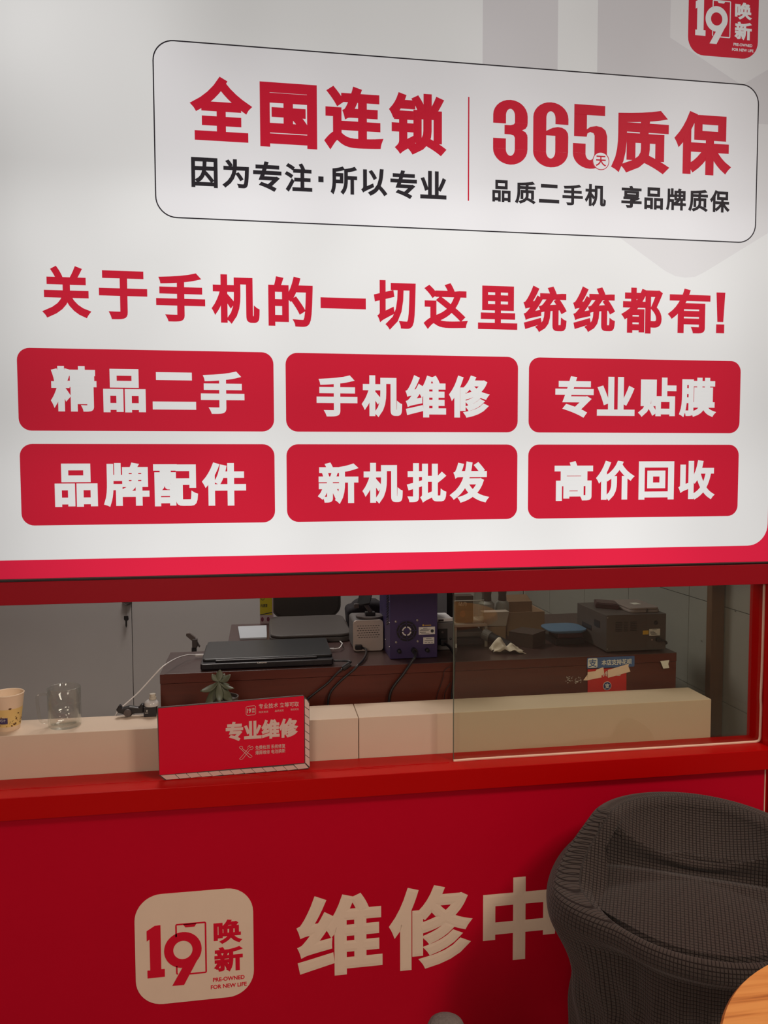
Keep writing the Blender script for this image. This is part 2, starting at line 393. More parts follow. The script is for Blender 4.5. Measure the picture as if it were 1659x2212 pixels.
# logo drawn in a unit square
def logo_parts(x0, z0, w, h, y, m, parent, en='PRE-OWNED|FOR NEW LIFE', rel=.0005, name='logo_mark'):
    P = lambda q: [(x0 + a * w, z0 + b * h) for a, b in q]
    one = MB().prism(P([(.098, .677), (.166, .719), (.214, .721), (.214, .32), (.243, .319), (.243, .249), (.098, .248), (.098, .319), (.122, .318), (.121, .600), (.098, .584)]), y - rel, y)
    one.build('numeral', m, parent)
    nine = MB(); ring(nine, circ(x0 + .398 * w, z0 + .477 * h, .158 * w, .163 * h, 40), circ(x0 + .398 * w, z0 + .477 * h, .081 * w, .084 * h, 40), y - rel, y)
    nine.prism(P([(.553, .44), (.403, .157), (.303, .158), (.392, .318), (.47, .36)]), y - rel * 1.3, y - rel * 1.05)
    nine.build('numeral', m, parent)
    ph = MB(); t = .013
    def fr(a0, a1, b0, b1): ph.prism(P([(a0, b0), (a1, b0), (a1, b1), (a0, b1)]), y - rel, y)
    fr(.337, .337 + t, .60, .70); fr(.337, .337 + t, .272, .335); fr(.585, .598, .262, .702); fr(.352, .583, .705, .718); fr(.45, .583, .246, .259)
    for cx, cz, a0 in ((.353, .702, .5 * PI), (.582, .702, 0), (.582, .262, 1.5 * PI), (.353, .272, PI)):
        o_ = [(cx + .016 * math.cos(a0 + .5 * PI * i / 6), cz + .016 * math.sin(a0 + .5 * PI * i / 6)) for i in range(7)]
        i_ = [(cx + .003 * math.cos(a0 + .5 * PI * i / 6), cz + .003 * math.sin(a0 + .5 * PI * i / 6)) for i in range(6, -1, -1)]
        ph.prism(P(o_ + i_), y - rel, y)
    MB().prism(P([(.402, .712), (.519, .712), (.499, .681), (.423, .681)]), y - rel, y).build('phone_notch', m, parent)
    ph.build('phone_outline', m, parent)
    ch = MB(); put(ch, '唤', x0 + .659 * w, x0 + .905 * w, z0 + .497 * h, z0 + .718 * h, y, .04, rel); flat_build(ch, 'character', m, parent); ch = MB(); put(ch, '新', x0 + .657 * w, x0 + .908 * w, z0 + .236 * h, z0 + .470 * h, y, .04, rel)
    flat_build(ch, 'character', m, parent)
    if en:
        a, b = en.split('|'); e = MB()
        put(e, a, x0 + .647 * w, x0 + .919 * w, z0 + .155 * h, z0 + .193 * h, y, .03, rel); put(e, b, x0 + .628 * w, x0 + .937 * w, z0 + .089 * h, z0 + .127 * h, y, .03, rel)
        flat_build(e, 'lettering', m, parent)

# vinyl decals on the lower front
dec = thing('logo_decal', 'cream rounded square logo decal with red 19 on lower red counter front', 'decal', (.36, -.0012, .21))
MB().prism(rrect(.2228, .4973, .0757, .3444, .062, 10), -.0010, -.0001).build('backing', cream, dec)
logo_parts(.2228, .0757, .2745, .2687, -.0011, signred, dec)
for ch, x0, x1, z0, z1, lab in (('维', .600, .811, .102, .307, 'cream vinyl character beside the logo decal on red counter front'), ('修', .827, 1.040, .096, .309, 'cream vinyl character in the middle of the three on red counter front'), ('中', 1.067, 1.257, .095, .311, 'cream vinyl character partly behind the dark chair on red counter front')):
    o = flat_build(put(MB(), ch, x0, x1, z0, z1, -.0004, .036), 'character_decal', cream, None)
    tag(o, lab, 'decal', 'cream characters on the counter front')

# fixed pane of the serving window
win = struct(MB().box(1.0, 1.8445, .0375, .0425, .6075, 1.0380).build('window_1', pane_m))
MB().box(.9985, 1.0, .0372, .0428, .6075, 1.038).build('glass_edge', edge_m, win)
tp = MB(); pts = [(.998, .033, .6085), (1.08, .0345, .6088), (1.25, .034, .6088), (1.45, .0345, .609), (1.65, .034, .6088), (1.80, .035, .6088), (1.832, .0355, .6095), (1.8405, .036, .616), (1.8415, .036, .64), (1.842, .036, .70), (1.8405, .036, .73), (1.842, .036, .80), (1.8425, .036, .92), (1.842, .036, 1.037)]
tp.tube(pts, .0032, 6, 3).build('sealant_strip', tape, win)

# ------------------------------------------------------------------ light box sign
sg = thing('light_box_sign', 'large backlit white and red advertising sign above the service window', 'sign', (.8, .02, 1.098))
MB().box(-.9, 1.845, .0005, .049, 1.098, 2.92).build('cabinet', blackgap, sg)
MB().box(-.9, 1.845, .004, .04, 1.0915, 1.0975).build('frame_rail', blackgap, sg)
MB().box(-.9, 1.845, -.0025, .0, 1.0962, 1.0978).build('frame_rail', darkgrey, sg)
MB().prism([(-.9, 1.0985), (1.845, 1.0985), (1.845, 2.9), (-.9, 2.9)], -.0004, 0).build('red_border', F_hot, sg)
MB().prism(rrect(-.82, 1.822, 1.1405, 2.85, .055, 10), -.0008, -.0004).build('white_field', F_white, sg)
# printed pale shapes
gs = MB(); y = -.0010
for q in ([(1.056, 2.2), (1.241, 2.2), (1.241, 2.8), (1.056, 2.8)], [(1.341, 2.2), (1.818, 2.2), (1.818, 2.8), (1.341, 2.8)]): gs.prism(q, y, y + .0002)
gs.build('grey_shape', F_grey, sg)
MB().prism([(1.341, 2.2), (1.341, 1.95), (1.419, 1.897), (1.525, 1.830), (1.553, 1.818), (1.58, 1.815), (1.606, 1.818), (1.634, 1.832), (1.818, 1.943), (1.818, 2.2)], y, y + .0002).build('grey_shape', F_grey2, sg)
MB().prism([(1.5275, 2.39), (1.5804, 2.3629), (1.72, 2.29), (1.818, 2.35), (1.818, 2.7), (1.70, 2.62), (1.5275, 2.50)], y - .0003, y - .0001).build('grey_shape', F_grey2, sg)
# outlined board
bd = rrect(.3041, 1.7659, 1.9076, 2.2911, .045, 10)
MB().prism(bd, -.0016, -.0012).build('text_board', F_board, sg)
o2 = rrect(.3022, 1.7678, 1.9057, 2.2930, .0469, 10); i2 = rrect(.3049, 1.7651, 1.9084, 2.2903, .0442, 10)
ring(MB(), o2, i2, -.0020, -.0014).build('board_outline', F_black, sg)
MB().box(1.0210, 1.0240, -.0022, -.0016, 1.976, 2.215).build('divider_line', F_red, sg)
LINES = [
 ('red', .040, [('全', .381, .519, 2.08, 2.221), ('国', .536, .665, 2.074, 2.217), ('连', .681, .819, 2.076, 2.22), ('锁', .832, .969, 2.075, 2.215)]),
 ('black', .030, [('因', .382, .44, 1.976, 2.042), ('为', .45, .51, 1.978, 2.042), ('专', .519, .583, 1.974, 2.041), ('注', .59, .653, 1.976, 2.041), ('所', .695, .757, 1.975, 2.04), ('以', .766, .828, 1.976, 2.038), ('专', .835, .898, 1.973, 2.038), ('业', .906, .969, 1.976, 2.04)]),
 ('red', .055, [('3', 1.082, 1.167, 2.065, 2.215), ('6', 1.181, 1.269, 2.064, 2.216), ('5', 1.281, 1.368, 2.066, 2.216)]),
 ('red', .040, [('质', 1.379, 1.531, 2.062, 2.214), ('保', 1.543, 1.696, 2.067, 2.219)]),
 ('black', .030, [('品', 1.081, 1.126, 1.977, 2.028), ('质', 1.137, 1.189, 1.975, 2.028), ('二', 1.197, 1.248, 1.98, 2.024), ('手', 1.256, 1.308, 1.977, 2.027), ('机', 1.313, 1.367, 1.977, 2.03), ('享', 1.407, 1.46, 1.978, 2.031), ('品', 1.467, 1.516, 1.977, 2.03), ('牌', 1.524, 1.577, 1.977, 2.031), ('质', 1.583, 1.636, 1.977, 2.031), ('保', 1.641, 1.695, 1.978, 2.032)]),
 ('red', .034, [('关', .056, .16, 1.678, 1.792), ('于', .177, .281, 1.678, 1.785), ('手', .3, .408, 1.676, 1.785), ('机', .422, .53, 1.674, 1.785), ('的', .55, .652, 1.671, 1.785), ('一', .67, .776, 1.715, 1.74), ('切', .795, .895, 1.669, 1.784), ('这', .914, 1.022, 1.673, 1.782), ('里', 1.047, 1.145, 1.676, 1.779), ('统', 1.16, 1.27, 1.672, 1.783), ('统', 1.286, 1.395, 1.675, 1.785), ('都', 1.411, 1.52, 1.675, 1.786), ('有', 1.534, 1.648, 1.678, 1.788)])]
yl = -.0022
for colr, bold, chars in LINES:
    fm = F_red if colr == 'red' else F_black
    for c, x0, x1, z0, z1 in chars: flat_build((digit if c in '365' else put)(MB(), c, x0, x1, z0, z1, yl, bold, .0003), 'character', fm, sg)
    if chars[0][0] == '因': flat_build(MB().box(.667, .679, yl - .0002, yl, 2.001, 2.014), 'character', fm, sg)
    if chars[0][0] == '关':
        flat_build(MB().prism([(1.664, 1.781), (1.688, 1.781), (1.684, 1.708), (1.668, 1.708)], yl - .0002, yl).prism([(1.665, 1.702), (1.687, 1.702), (1.687, 1.680), (1.665, 1.680)], yl - .0002, yl), 'character', fm, sg)
dd = MB().prism(circ(1.3525, 2.0855, .0215), yl - .0010, yl - .0007).build('day_disc', F_board, sg)
flat_build(put(ring(MB(), circ(1.3525, 2.0855, .0215), circ(1.3525, 2.0855, .0198), yl - .0013, yl - .0009), '天', 1.339, 1.366, 2.073, 2.098, yl - .0012, .02, .0001), 'lettering', F_red, sg)
# six red tablets
BT = {(0, 0): [('精', .069, .167, 1.472, 1.573), ('品', .181, .273, 1.471, 1.568), ('二', .288, .384, 1.478, 1.562), ('手', .395, .493, 1.469, 1.566)],
 (1, 0): [('品', .072, .164, 1.259, 1.356), ('牌', .177, .277, 1.258, 1.358), ('配', .286, .385, 1.258, 1.354), ('件', .394, .494, 1.258, 1.358)],
 (0, 1): [('手', .659, .755, 1.465, 1.561), ('机', .765, .862, 1.464, 1.562), ('维', .87, .969, 1.464, 1.564), ('修', .976, 1.077, 1.464, 1.565)],
 (1, 1): [('新', .66, .757, 1.259, 1.357), ('机', .766, .863, 1.259, 1.356), ('批', .873, .97, 1.26, 1.355), ('发', .978, 1.077, 1.259, 1.359)],
 (0, 2): [('专', 1.243, 1.342, 1.466, 1.567), ('业', 1.351, 1.45, 1.471, 1.567), ('贴', 1.459, 1.561, 1.469, 1.567), ('膜', 1.569, 1.67, 1.469, 1.568)],
 (1, 2): [('高', 1.243, 1.343, 1.261, 1.359), ('价', 1.351, 1.453, 1.26, 1.36), ('回', 1.464, 1.559, 1.262, 1.358), ('收', 1.571, 1.671, 1.261, 1.361)]}
for (r, c), chars in BT.items():
    x0 = c * .5878; z1 = 1.6112 - r * .2113
    b = MB().prism(rrect(x0, x0 + .56, z1 - .182, z1, .027, 8), -.0016, -.0010).build('red_tablet', F_red, sg)
    for ch, a0, a1, b0, b1 in chars:
        o = flat_build(put(MB(), ch, a0, a1, b0, b1, yl, .039, .0003), 'character', F_white, None); o.parent = b
# logo tile at the upper right
MB().prism(rrect(1.5744, 1.7608, 2.354, 2.5405, .042, 8), -.0018, -.0012).build('logo_tile', F_red, sg)
logo_parts(1.5744, 2.354, .1864, .1865, -.0020, F_white, sg, rel=.0003)

# ------------------------------------------------------------------ beige boxes behind the sill
for x0, x1, lab in ((-1.0, .7650, 'long beige laminate box behind the sill carrying the cups'), (.7668, 1.7345, 'beige laminate box behind the glass pane, right of the joint')):
    o = MB().box(x0, x1, .095, .212, FL, .711).build('storage_box', boxbeige, bevel=.0015)
    tag(o, lab, 'box', 'beige boxes along the window sill')

# small sign on the sill
ss = thing('repair_sign', 'small red printed repair notice standing on the window sill', 'sign', (.282, .026, .6068)); ss.rotation_euler = (0, 0, math.radians(2.4))
def ssb(mb, name, m, lab=None):
    o = mb.build(name, m, None); o.parent = ss
    if lab: o['label'] = lab
    return o
ssb(MB().prism([(0, .012), (.012, 0), (.352, 0), (.357, .005), (.357, .166), (.342, .184), (.0, .1755), (-.002, .1745)], .001, .006), 'backing', darkgrey)
ssb(MB().prism([(.0008, .0135), (.3435, .0165), (.3435, .1825), (.0008, .1735)], -.0004, .001), 'printed_face', signred)
# striped edge, each block apart
n = 13
for i in range(n):
    a0 = .012 + i * .0255; a1 = a0 + .0235
    q = [(a0, .0118), (a1, .0121), (a1 + .010, .0022), (a0 + .010, .0012)]
    if i == 0: q = [(.004, .0118), (a1, .0121), (a1 + .010, .0012), (.016, .0012)]
    if i == n - 1: q = [(a0, .0135), (.3445, .0140), (.353, .003), (a0 + .010, .0016)]
    ssb(MB().prism(q, -.0004, .001), 'stripe_block', signcream)
for i in range(8):
    b0 = .017 + i * .0200; b1 = b0 + .0180
    q = [(.3455, b0), (.3562, b0 - .009), (.3562, b1 - .009), (.3455, b1)]
    if i == 7: q = [(.3455, b0), (.3562, b0 - .009), (.3562, .163), (.351, .172), (.3455, .176)]
    if i == 0: q = [(.3455, b0), (.3562, .0055), (.3562, b1 - .009), (.3455, b1)]
    ssb(MB().prism(q, -.0004, .001), 'stripe_block', signcream)
def sst(s, u0, v0, u1, v1, bold=.02, m=None):   # u,v are fractions of the printed face
    X = lambda u: .0008 + u * .3427
    Zb = lambda u, v: .0135 + u * .003 + v * (.160 + .006 * u)
    mb = put(MB(), s, X(u0), X(u1), Zb((u0 + u1) / 2, v0), Zb((u0 + u1) / 2, v1), -.0008, bold, .0002)
    o = flat_build(mb, 'lettering', m or signcream, None); o.parent = ss; return o
sst('专业维修', .452, .405, .958, .70, .045)
sst('专业技术 立等可取', .682, .86, .964, .935, .01)
sst('购买无忧', .682, .80, .748, .83, .0); sst('品质无忧', .795, .80, .856, .83, .0); sst('售后无忧', .905, .80, .963, .83, .0)
sst('免费检测 系统修复', .655, .255, .865, .318, .01); sst('爆屏维修 电池换新', .655, .180, .865, .243, .01)
def ssp(pts, w, name, closed=False):
    mb = MB(); P3 = [(.0008 + u * .3427, -.0009, .0135 + u * .003 + v * (.160 + .006 * u)) for u, v in pts]
    if closed: P3.append(P3[0])
    ssb(mb.tube(P3, w, 5, 1), name, signcream)
c0 = [(.593, .878), (.655, .878)]
ssp([(.594, .80), (.603, .785), (.652, .785), (.661, .80), (.661, .905), (.652, .92), (.603, .92), (.594, .905)], .0006, 'logo_outline', True)
sst('19', .600, .815, .628, .885, .03); sst('唤', .634, .855, .655, .89, .01); sst('新', .634, .815, .655, .85, .01)
ssp([(.545, .320), (.551, .332), (.562, .330), (.567, .312), (.562, .30), (.632, .165), (.624, .150), (.612, .155), (.552, .296), (.546, .303)], .0006, 'tool_outline', True)
ssp([(.633, .318), (.640, .290), (.632, .268), (.618, .270), (.566, .140), (.552, .125), (.544, .142), (.606, .285), (.602, .310), (.612, .330), (.620, .326), (.614, .305), (.622, .298)], .0006, 'tool_outline', True)

# ------------------------------------------------------------------ cups
cup = thing('paper_cup', 'cream paper cup with yellow coffee bean print left of glass mug', 'cup', (-.089, .152, .711))
cp = MB().lathe([(.026, .0), (.0265, .001), (.0372, .082), (.0375, .0855), (.0385, .088), (.037, .0895), (.0355, .087), (.0250, .004), (.0, .004)], (0, 0, 0), 40, close=False)
o = cp.build('body', cupm, None, smooth=True); o.parent = cup
def cupr(z): return .0265 + (z - .001) / .081 * .0107
bnd = MB().lathe([(cupr(.011) + .0002, .011), (cupr(.055) + .0002, .055)], (0, 0, 0), 40, close=False).build('printed_band', cupy, None, smooth=True); bnd.parent = cup
beans = MB()
for i in range(110):
    a = random.uniform(0, 2 * PI); z = random.uniform(.013, .058); s = random.choice((.0007, .0009, .0018, .0024)); r = cupr(z) + .0004
    th = random.uniform(0, PI); q = []
    for k in range(8):
        t = 2 * PI * k / 8; du = s * 1.5 * math.cos(t); dv = s * .95 * math.sin(t)
        uu = du * math.cos(th) - dv * math.sin(th); vv = du * math.sin(th) + dv * math.cos(th)
        q.append((r * math.cos(a + uu / r), r * math.sin(a + uu / r), z + vv))
    beans.add(q, [tuple(range(8))])
o = beans.build('bean_print', brownink, None, kind='stuff'); o.parent = cup
pt = MB(); r = cupr(.03) + .0008; n = 6
vv = [(r * math.cos(a), r * math.sin(a), z) for z in (.020, .045) for a in [math.radians(-118 + 8.5 * k) for k in range(n)]]
pt.add(vv, [(k, k + 1, n + k + 1, n + k) for k in range(n - 1)]); o = pt.build('purple_patch', purple, None); o.parent = cup
for s, z in (('多', .035), ('巧汁', .025)):
    v, f = glyph(s, .0); w = .007 * len(s)
    q = []
    for p in v:
        a = math.radians(-96) + (p[0] - .5) * w / r; q.append(((r + .0003) * math.cos(a), (r + .0003) * math.sin(a), z + p[1] * .007))
    o = MB().add(q, f).build('lettering', labelw, None); o.parent = cup

mug = thing('glass_mug', 'clear hammered glass mug with square handle beside the paper cup', 'mug', (.043, .150, .7112))
o = MB().lathe([(.0, .0), (.035, 0), (.038, .003), (.039, .050), (.039, .096), (.0375, .0975), (.036, .096), (.0355, .050), (.034, .009), (.0, .008)], (0, 0, 0), 48, close=False).build('body', mugglass, None, smooth=True); o.parent = mug
o = MB().tube([(-.037, -.006, .083), (-.052, -.010, .083), (-.060, -.012, .078), (-.0575, -.012, .040), (-.055, -.011, .022), (-.048, -.009, .014), (-.037, -.006, .014)], .0038, 8, 3).build('handle', mugglass, None, smooth=True); o.parent = mug

# ------------------------------------------------------------------ desk
ZD = .8014
dk = thing('desk', 'dark reddish brown wooden desk behind the beige boxes', 'desk', (.99, .4, 0))
MB().slab([(.258, .258), (1.722, .258), (1.722, .89), (.42, .89), (.42, .505), (.258, .505)], ZD - .0255, ZD).build('desk_top', desktop_m, dk, bevel=.0006)
MB().box(.259, 1.721, .259, .277, FL + .08, ZD - .027).build('front_panel', deskwood, dk)
MB().box(.259, 1.721, .2572, .2582, ZD - .0255, ZD - .001).build('edge_band', deskwood, dk)
MB().box(.262, .280, .278, .50, FL, ZD - .027).build('side_panel', deskwood, dk)
MB().box(1.70, 1.72, .278, .88, FL, ZD - .027).build('side_panel', deskwood, dk)
MB().box(.43, .448, .51, .88, FL, ZD - .027).build('side_panel', deskwood, dk)

# stickers and tape on the desk front
st = thing('payment_sticker', 'blue rectangular payment sticker with white square mark on desk front', 'sticker', (1.5, .2565, .78))
MB().prism(rrect(1.4453, 1.5900, .7665, .7975, .003, 4), .2558, .2566).build('backing', stickblue, st)
MB().prism(rrect(1.4475, 1.4765, .7685, .7955, .004, 4), .2552, .2558).build('mark_tile', labelw, st)
flat_build(put(MB(), '支', 1.4495, 1.4745, .7705, .7935, .2549, .02, .0002), 'lettering', stickblue, st)
flat_build(put(MB(), '本店支持花呗', 1.489, 1.5815, .7735, .7900, .2555, .02, .0002), 'lettering', labelw, st)
st = thing('red_envelope_sticker', 'red payment sticker with round navy mark below the blue one', 'sticker', (1.505, .2565, .70))
MB().prism([(1.4485, .6600), (1.5670, .6600), (1.5655, .7640), (1.4475, .7640)], .2558, .2566).build('backing', stickred, st)
flat_build(put(MB(), '码领红包', 1.483, 1.548, .741, .757, .2555, .02, .0002), 'lettering', labelw, st)
MB().prism(circ(1.5070, .7135, .0126), .2552, .2558).build('round_mark', labelw, st)
MB().prism(circ(1.5070, .7135, .0113), .2548, .2552).build('round_mark', navyink, st)
flat_build(put(MB(), '支', 1.499, 1.515, .706, .721, .2546, .03, .0002), 'lettering', labelw, st)
g = 'torn tape pieces on the desk front'
for nm, lab, q in (('tape_strip', 'cream tape strip across left side of the red sticker', [(1.4465, .7565), (1.470, .7585), (1.474, .7630), (1.494, .7690), (1.497, .7500), (1.488, .7445), (1.4895, .7395), (1.4465, .7330)]),
                   ('tape_strip', 'slanting cream tape strip over right side of the red sticker', [(1.5075, .7600), (1.5715, .7755), (1.5705, .7680), (1.5770, .7525), (1.5085, .7370)]),
                   ('tape_scrap', 'small torn cream tape scrap left of the red sticker', [(1.434, .7335), (1.4455, .7485), (1.4465, .7325)]),
                   ('tape_scrap', 'torn white paper scrap near right end of desk front', [(1.6690, .7795), (1.6970, .7810), (1.6940, .7700), (1.6975, .7580), (1.6790, .7570)])):
    tag(MB().prism(q, .2538, .2545).build(nm, tape if 'cream' in lab else labelw), lab, 'tape', g)
for (cx, cz, lab) in ((1.393, .7365, 'speckled white glue residue farther left on desk front'), (1.4185, .734, 'white glue residue streak closest to red sticker')):
    mb = MB()
    for i in range(26):
        x = cx + random.uniform(-.010, .010); z = cz + random.uniform(-.009, .009); s = random.uniform(.0006, .0018)
        mb.prism(circ(x, z, s, s * random.uniform(.4, 1), 6), .2566, .2569)
    tag(mb.build('glue_residue', labelw, kind='stuff'), lab, 'residue')

# ------------------------------------------------------------------ laptop
lp = thing('laptop', 'closed black laptop with rear vents on left half of desk', 'laptop', (.54, .38, ZD))
MB().slab(rrect(.3614, .7190, .2710, .5100, .008, 4), ZD + .003, ZD + .0185).build('base', baseblk, lp, bevel=.002)
MB().slab(rrect(.3660, .7175, .2960, .5120, .008, 4), ZD + .0187, ZD + .0262).build('lid', lidm, lp, bevel=.002)
MB().box(.400, .675, .2850, .2955, ZD + .0187, ZD + .0245).build('hinge', baseblk, lp, bevel=.002)
for i in range(9):
    x0 = .3800 + i * .0150 if i < 4 else .4800 + (i - 4) * .022 if i < 5 else .5900 + (i - 5) * .025
    w = .0125 if i < 4 else .08 if i == 4 else .021
    MB().box(x0, x0 + w, .2700, .2712, ZD + .006, ZD + .0145).build('vent', black, lp)
flat_build(put(MB(), 'Lenovo', .512, .5375, ZD + .0155, ZD + .0195, .2697, .02, .0002), 'lettering', labelw, lp)
for x in (.385, .69):
    for y in (.285, .495): MB().lathe([(.006, 0), (.006, .003)], (x, y, ZD), 12).build('foot', black, lp)

cb = thing('white_charging_cable', 'thin white cable rising from behind the box to the laptop', 'cable', (.35, .42, ZD))
MB().tube([(.142, .226, .690), (.1545, .232, .7160), (.1754, .245, .7331), (.2051, .25, .7587), (.2411, .25, .7977), (.268, .256, .8235), (.2938, .345, .822), (.318, .402, .816), (.338, .4196, .8105)], .0019, 6, 4).build('cord', white, cb, smooth=True)
MB().box(.336, .3608, .417, .425, .8062, .8132).build('plug', white, cb, bevel=.002)
cb = thing('white_adapter_cable', 'short white cable plugged into the right side of laptop', 'cable', (.74, .43, ZD))
MB().box(.7195, .736, .430, .438, .8065, .8125).build('plug', white, cb, bevel=.002)
MB().tube([(.736, .434, .8100), (.752, .440, .811), (.762, .466, .817), (.764, .50, .812), (.7645, .56, .8037)], .0019, 6, 4).build('cord', white, cb, smooth=True)

# ------------------------------------------------------------------ silver box, phone stand on it
sb = thing('silver_power_box', 'small silver rounded box with rows of vent slots', 'device', (.836, .48, ZD))
fr = rrect(.7900, .8800, ZD + .001, ZD + .0935, .011, 6)
MB().prism(fr, .4210, .4255).build('front_plate', silver, sb, bevel=.0012)
MB().prism(rrect(.7915, .8785, ZD + .0018, ZD + .0925, .010, 6), .4258, .545).build('body', greyplastic, sb)
slot = MB(); slot.box(-.0026, .0026, -.0003, .0003, -.0008, .0008)
for r in range(6):
    nn = 9 if r % 2 == 0 else 8
    for i in range(nn):
        x = .8045 + i * .0077 + (.0038 if r % 2 else 0); z = ZD + .0765 - r * .0068
        q = MB().box(x - .0026, x + .0026, .4204, .4211, z - .0008, z + .0008)
        if r == 0 and i == 0: s0 = q.build('vent_slot', black, sb); base = (x, z)
        else:
            c = s0.copy(); COL.objects.link(c); c.parent = sb; c.matrix_parent_inverse = s0.matrix_parent_inverse.copy(); c.location = (x - base[0], 0, z - base[1])
pl = MB().box(.7945, .8150, .407, .4212, ZD + .0090, ZD + .0225).build('plug', black, sb, bevel=.002)
tag(MB().tube([(.8155, .408, .8165), (.8230, .385, .8160), (.8180, .345, .8110), (.8010, .290, .8075), (.7850, .2560, .8050), (.7730, .2490, .7950), (.7475, .249, .7750), (.722, .249, .7520), (.7055, .248, .7300), (.7002, .248, .7000), (.700, .246, .66)], .0033, 8, 4).build('power_cord', black, smooth=True), 'black power cord running from the silver box over the desk edge', 'cord')
tag(MB().tube([(.7205, .2850, .8120), (.742, .2800, .8120), (.7600, .2780, .8110), (.7660, .268, .8105), (.7580, .258, .8100)], .0030, 8, 4).build('power_cord', black, smooth=True), 'short black cord between laptop and barrel adapter', 'cord')
ad = thing('barrel_adapter', 'black in-line adapter hanging at desk edge right of laptop', 'adapter', (.75, .25, .80))
MB().tube([(.7620, .2500, .8110), (.7420, .2490, .7985)], .0075, 10, 1).build('body', black, ad, bevel=.001)
MB().tube([(.7420, .249, .7985), (.7250, .249, .7850), (.7000, .249, .7600), (.6700, .249, .7380), (.6450, .249, .7180), (.6300, .248, .6940), (.628, .246, .66)], .0032, 8, 4).build('cord', black, ad, smooth=True)
ph = thing('phone_stand', 'black folding phone stand with round base on silver box', 'stand', (.842, .47, ZD + .0935))
MB().lathe([(.0, 0), (.041, 0), (.042, .003), (.041, .0055), (.0, .0055)], (.846, .470, ZD + .0935), 36).build('base', darkgrey, ph, smooth='auto')
MB().box(.832, .862, .458, .482, ZD + .0990, ZD + .109).build('hinge', black, ph, bevel=.002)
MB().tube([(.850, .470, ZD + .108), (.832, .478, ZD + .134)], .006, 8, 1).build('arm', darkgrey, ph)
MB().add([(.806, .470, ZD + .128), (.846, .462, ZD + .136), (.866, .492, ZD + .188), (.824, .500, ZD + .182), (.806, .474, ZD + .124), (.846, .467, ZD + .131), (.866, .497, ZD + .184), (.824, .505, ZD + .178)],
         [(0, 1, 2, 3), (7, 6, 5, 4), (0, 4, 5, 1), (1, 5, 6, 2), (2, 6, 7, 3), (3, 7, 4, 0)]).build('cradle', black, ph, bevel=.002)
MB().box(.797, .812, .452, .462, ZD + .124, ZD + .137).build('clip', darkgrey, ph, bevel=.002)

# ------------------------------------------------------------------ navy power supply
ps = thing('navy_power_supply', 'tall navy bench power supply with round fan grille on desk', 'device', (.953, .42, ZD))
MB().box(.8830, 1.0200, .3150, .515, ZD + .0005, ZD + .215).build('case', navy, ps, bevel=.002)
MB().box(.8845, 1.0185, .3130, .3148, ZD + .002, ZD + .213).build('rear_plate', navy, ps, bevel=.0006)
fc = (.9300, .8815)
fb = MB().lathe([(.0, 0), (.0300, 0), (.0300, .0006), (.0, .0006)], (fc[0], .3124, fc[1]), 40, 'y').build('fan_opening', black, ps)
gr = MB()
for ro, ri in ((.0305, .0290), (.0235, .0215), (.0152, .0135)):
    ring(gr, circ(fc[0], fc[1], ro, None, 40), circ(fc[0], fc[1], ri, None, 40), .3108, .3120)
for k in range(8):
    a = k * PI / 4 + .05; c_, s_ = math.cos(a), math.sin(a); w = .0010
    gr.prism([(fc[0] + c_ * .0135 - s_ * w, fc[1] + s_ * .0135 + c_ * w), (fc[0] + c_ * .0300 - s_ * w, fc[1] + s_ * .0300 + c_ * w), (fc[0] + c_ * .0300 + s_ * w, fc[1] + s_ * .0300 - c_ * w), (fc[0] + c_ * .0135 + s_ * w, fc[1] + s_ * .0135 - c_ * w)], .3108, .3120)
gr.build('fan_grille', navy, ps)
for k in range(4):
    a0 = k * PI / 2 + .15; q = [(fc[0] + .0135 * math.cos(a0 + 1.27 * i / 6), fc[1] + .0135 * math.sin(a0 + 1.27 * i / 6)) for i in range(7)] + [(fc[0] + .0098 * math.cos(a0 + 1.27 * i / 6), fc[1] + .0098 * math.sin(a0 + 1.27 * i / 6)) for i in range(6, -1, -1)]
    MB().prism(q, .3112, .3120).build('fan_label', labelw, ps)
MB().lathe([(.0, -.0005), (.0090, -.0005), (.0090, 0)], (fc[0], .3118, fc[1]), 24, 'y').build('fan_hub', navy, ps)
for x, z in ((-.031, .028), (.031, .030), (.032, -.030), (-.030, -.031)):
    MB().lathe([(.0, -.0016), (.0030, -.0010), (.0036, 0)], (fc[0] + x, .3128, fc[1] + z), 14, 'y').build('screw', steel, ps)
MB().box(.9650, 1.0120, .3120, .3129, .8700, .8915).build('rating_label', labelw, ps)
MB().box(.9780, 1.0100, .3120, .3129, .8430, .8615).build('rating_label', labelw, ps)
tk = MB()
for z, a, b in ((.8880, .978, .990), (.8850, .971, .998), (.8815, .968, .994), (.8765, .968, .986), (.8733, .972, .996), (.8580, .986, 1.002), (.8525, .982, 1.007), (.8470, .982, .989), (.8470, .992, .998), (.8470, 1.001, 1.006)):
    tk.box(a, b, .3117, .3121, z - .0006, z + .0006)
tk.prism(circ(1.0040, .8795, .0048, None, 16), .3117, .3121)
tk.build('print', inkm, ps)
MB().lathe([(.0026, 0), (.0026, .0004)], (.978, .3124, .8965), 12, 'y').build('badge', yellab, ps); MB().box(.982, 1.001, .3122, .3129, .8955, .8972).build('badge', yellab, ps)
for x in (.9080, .9890):
    MB().lathe([(.0, -.012), (.0052, -.011), (.0060, 0), (.0065, .001)], (x, .3125, .8255), 16, 'y').build('terminal', black, ps)
lv = MB()
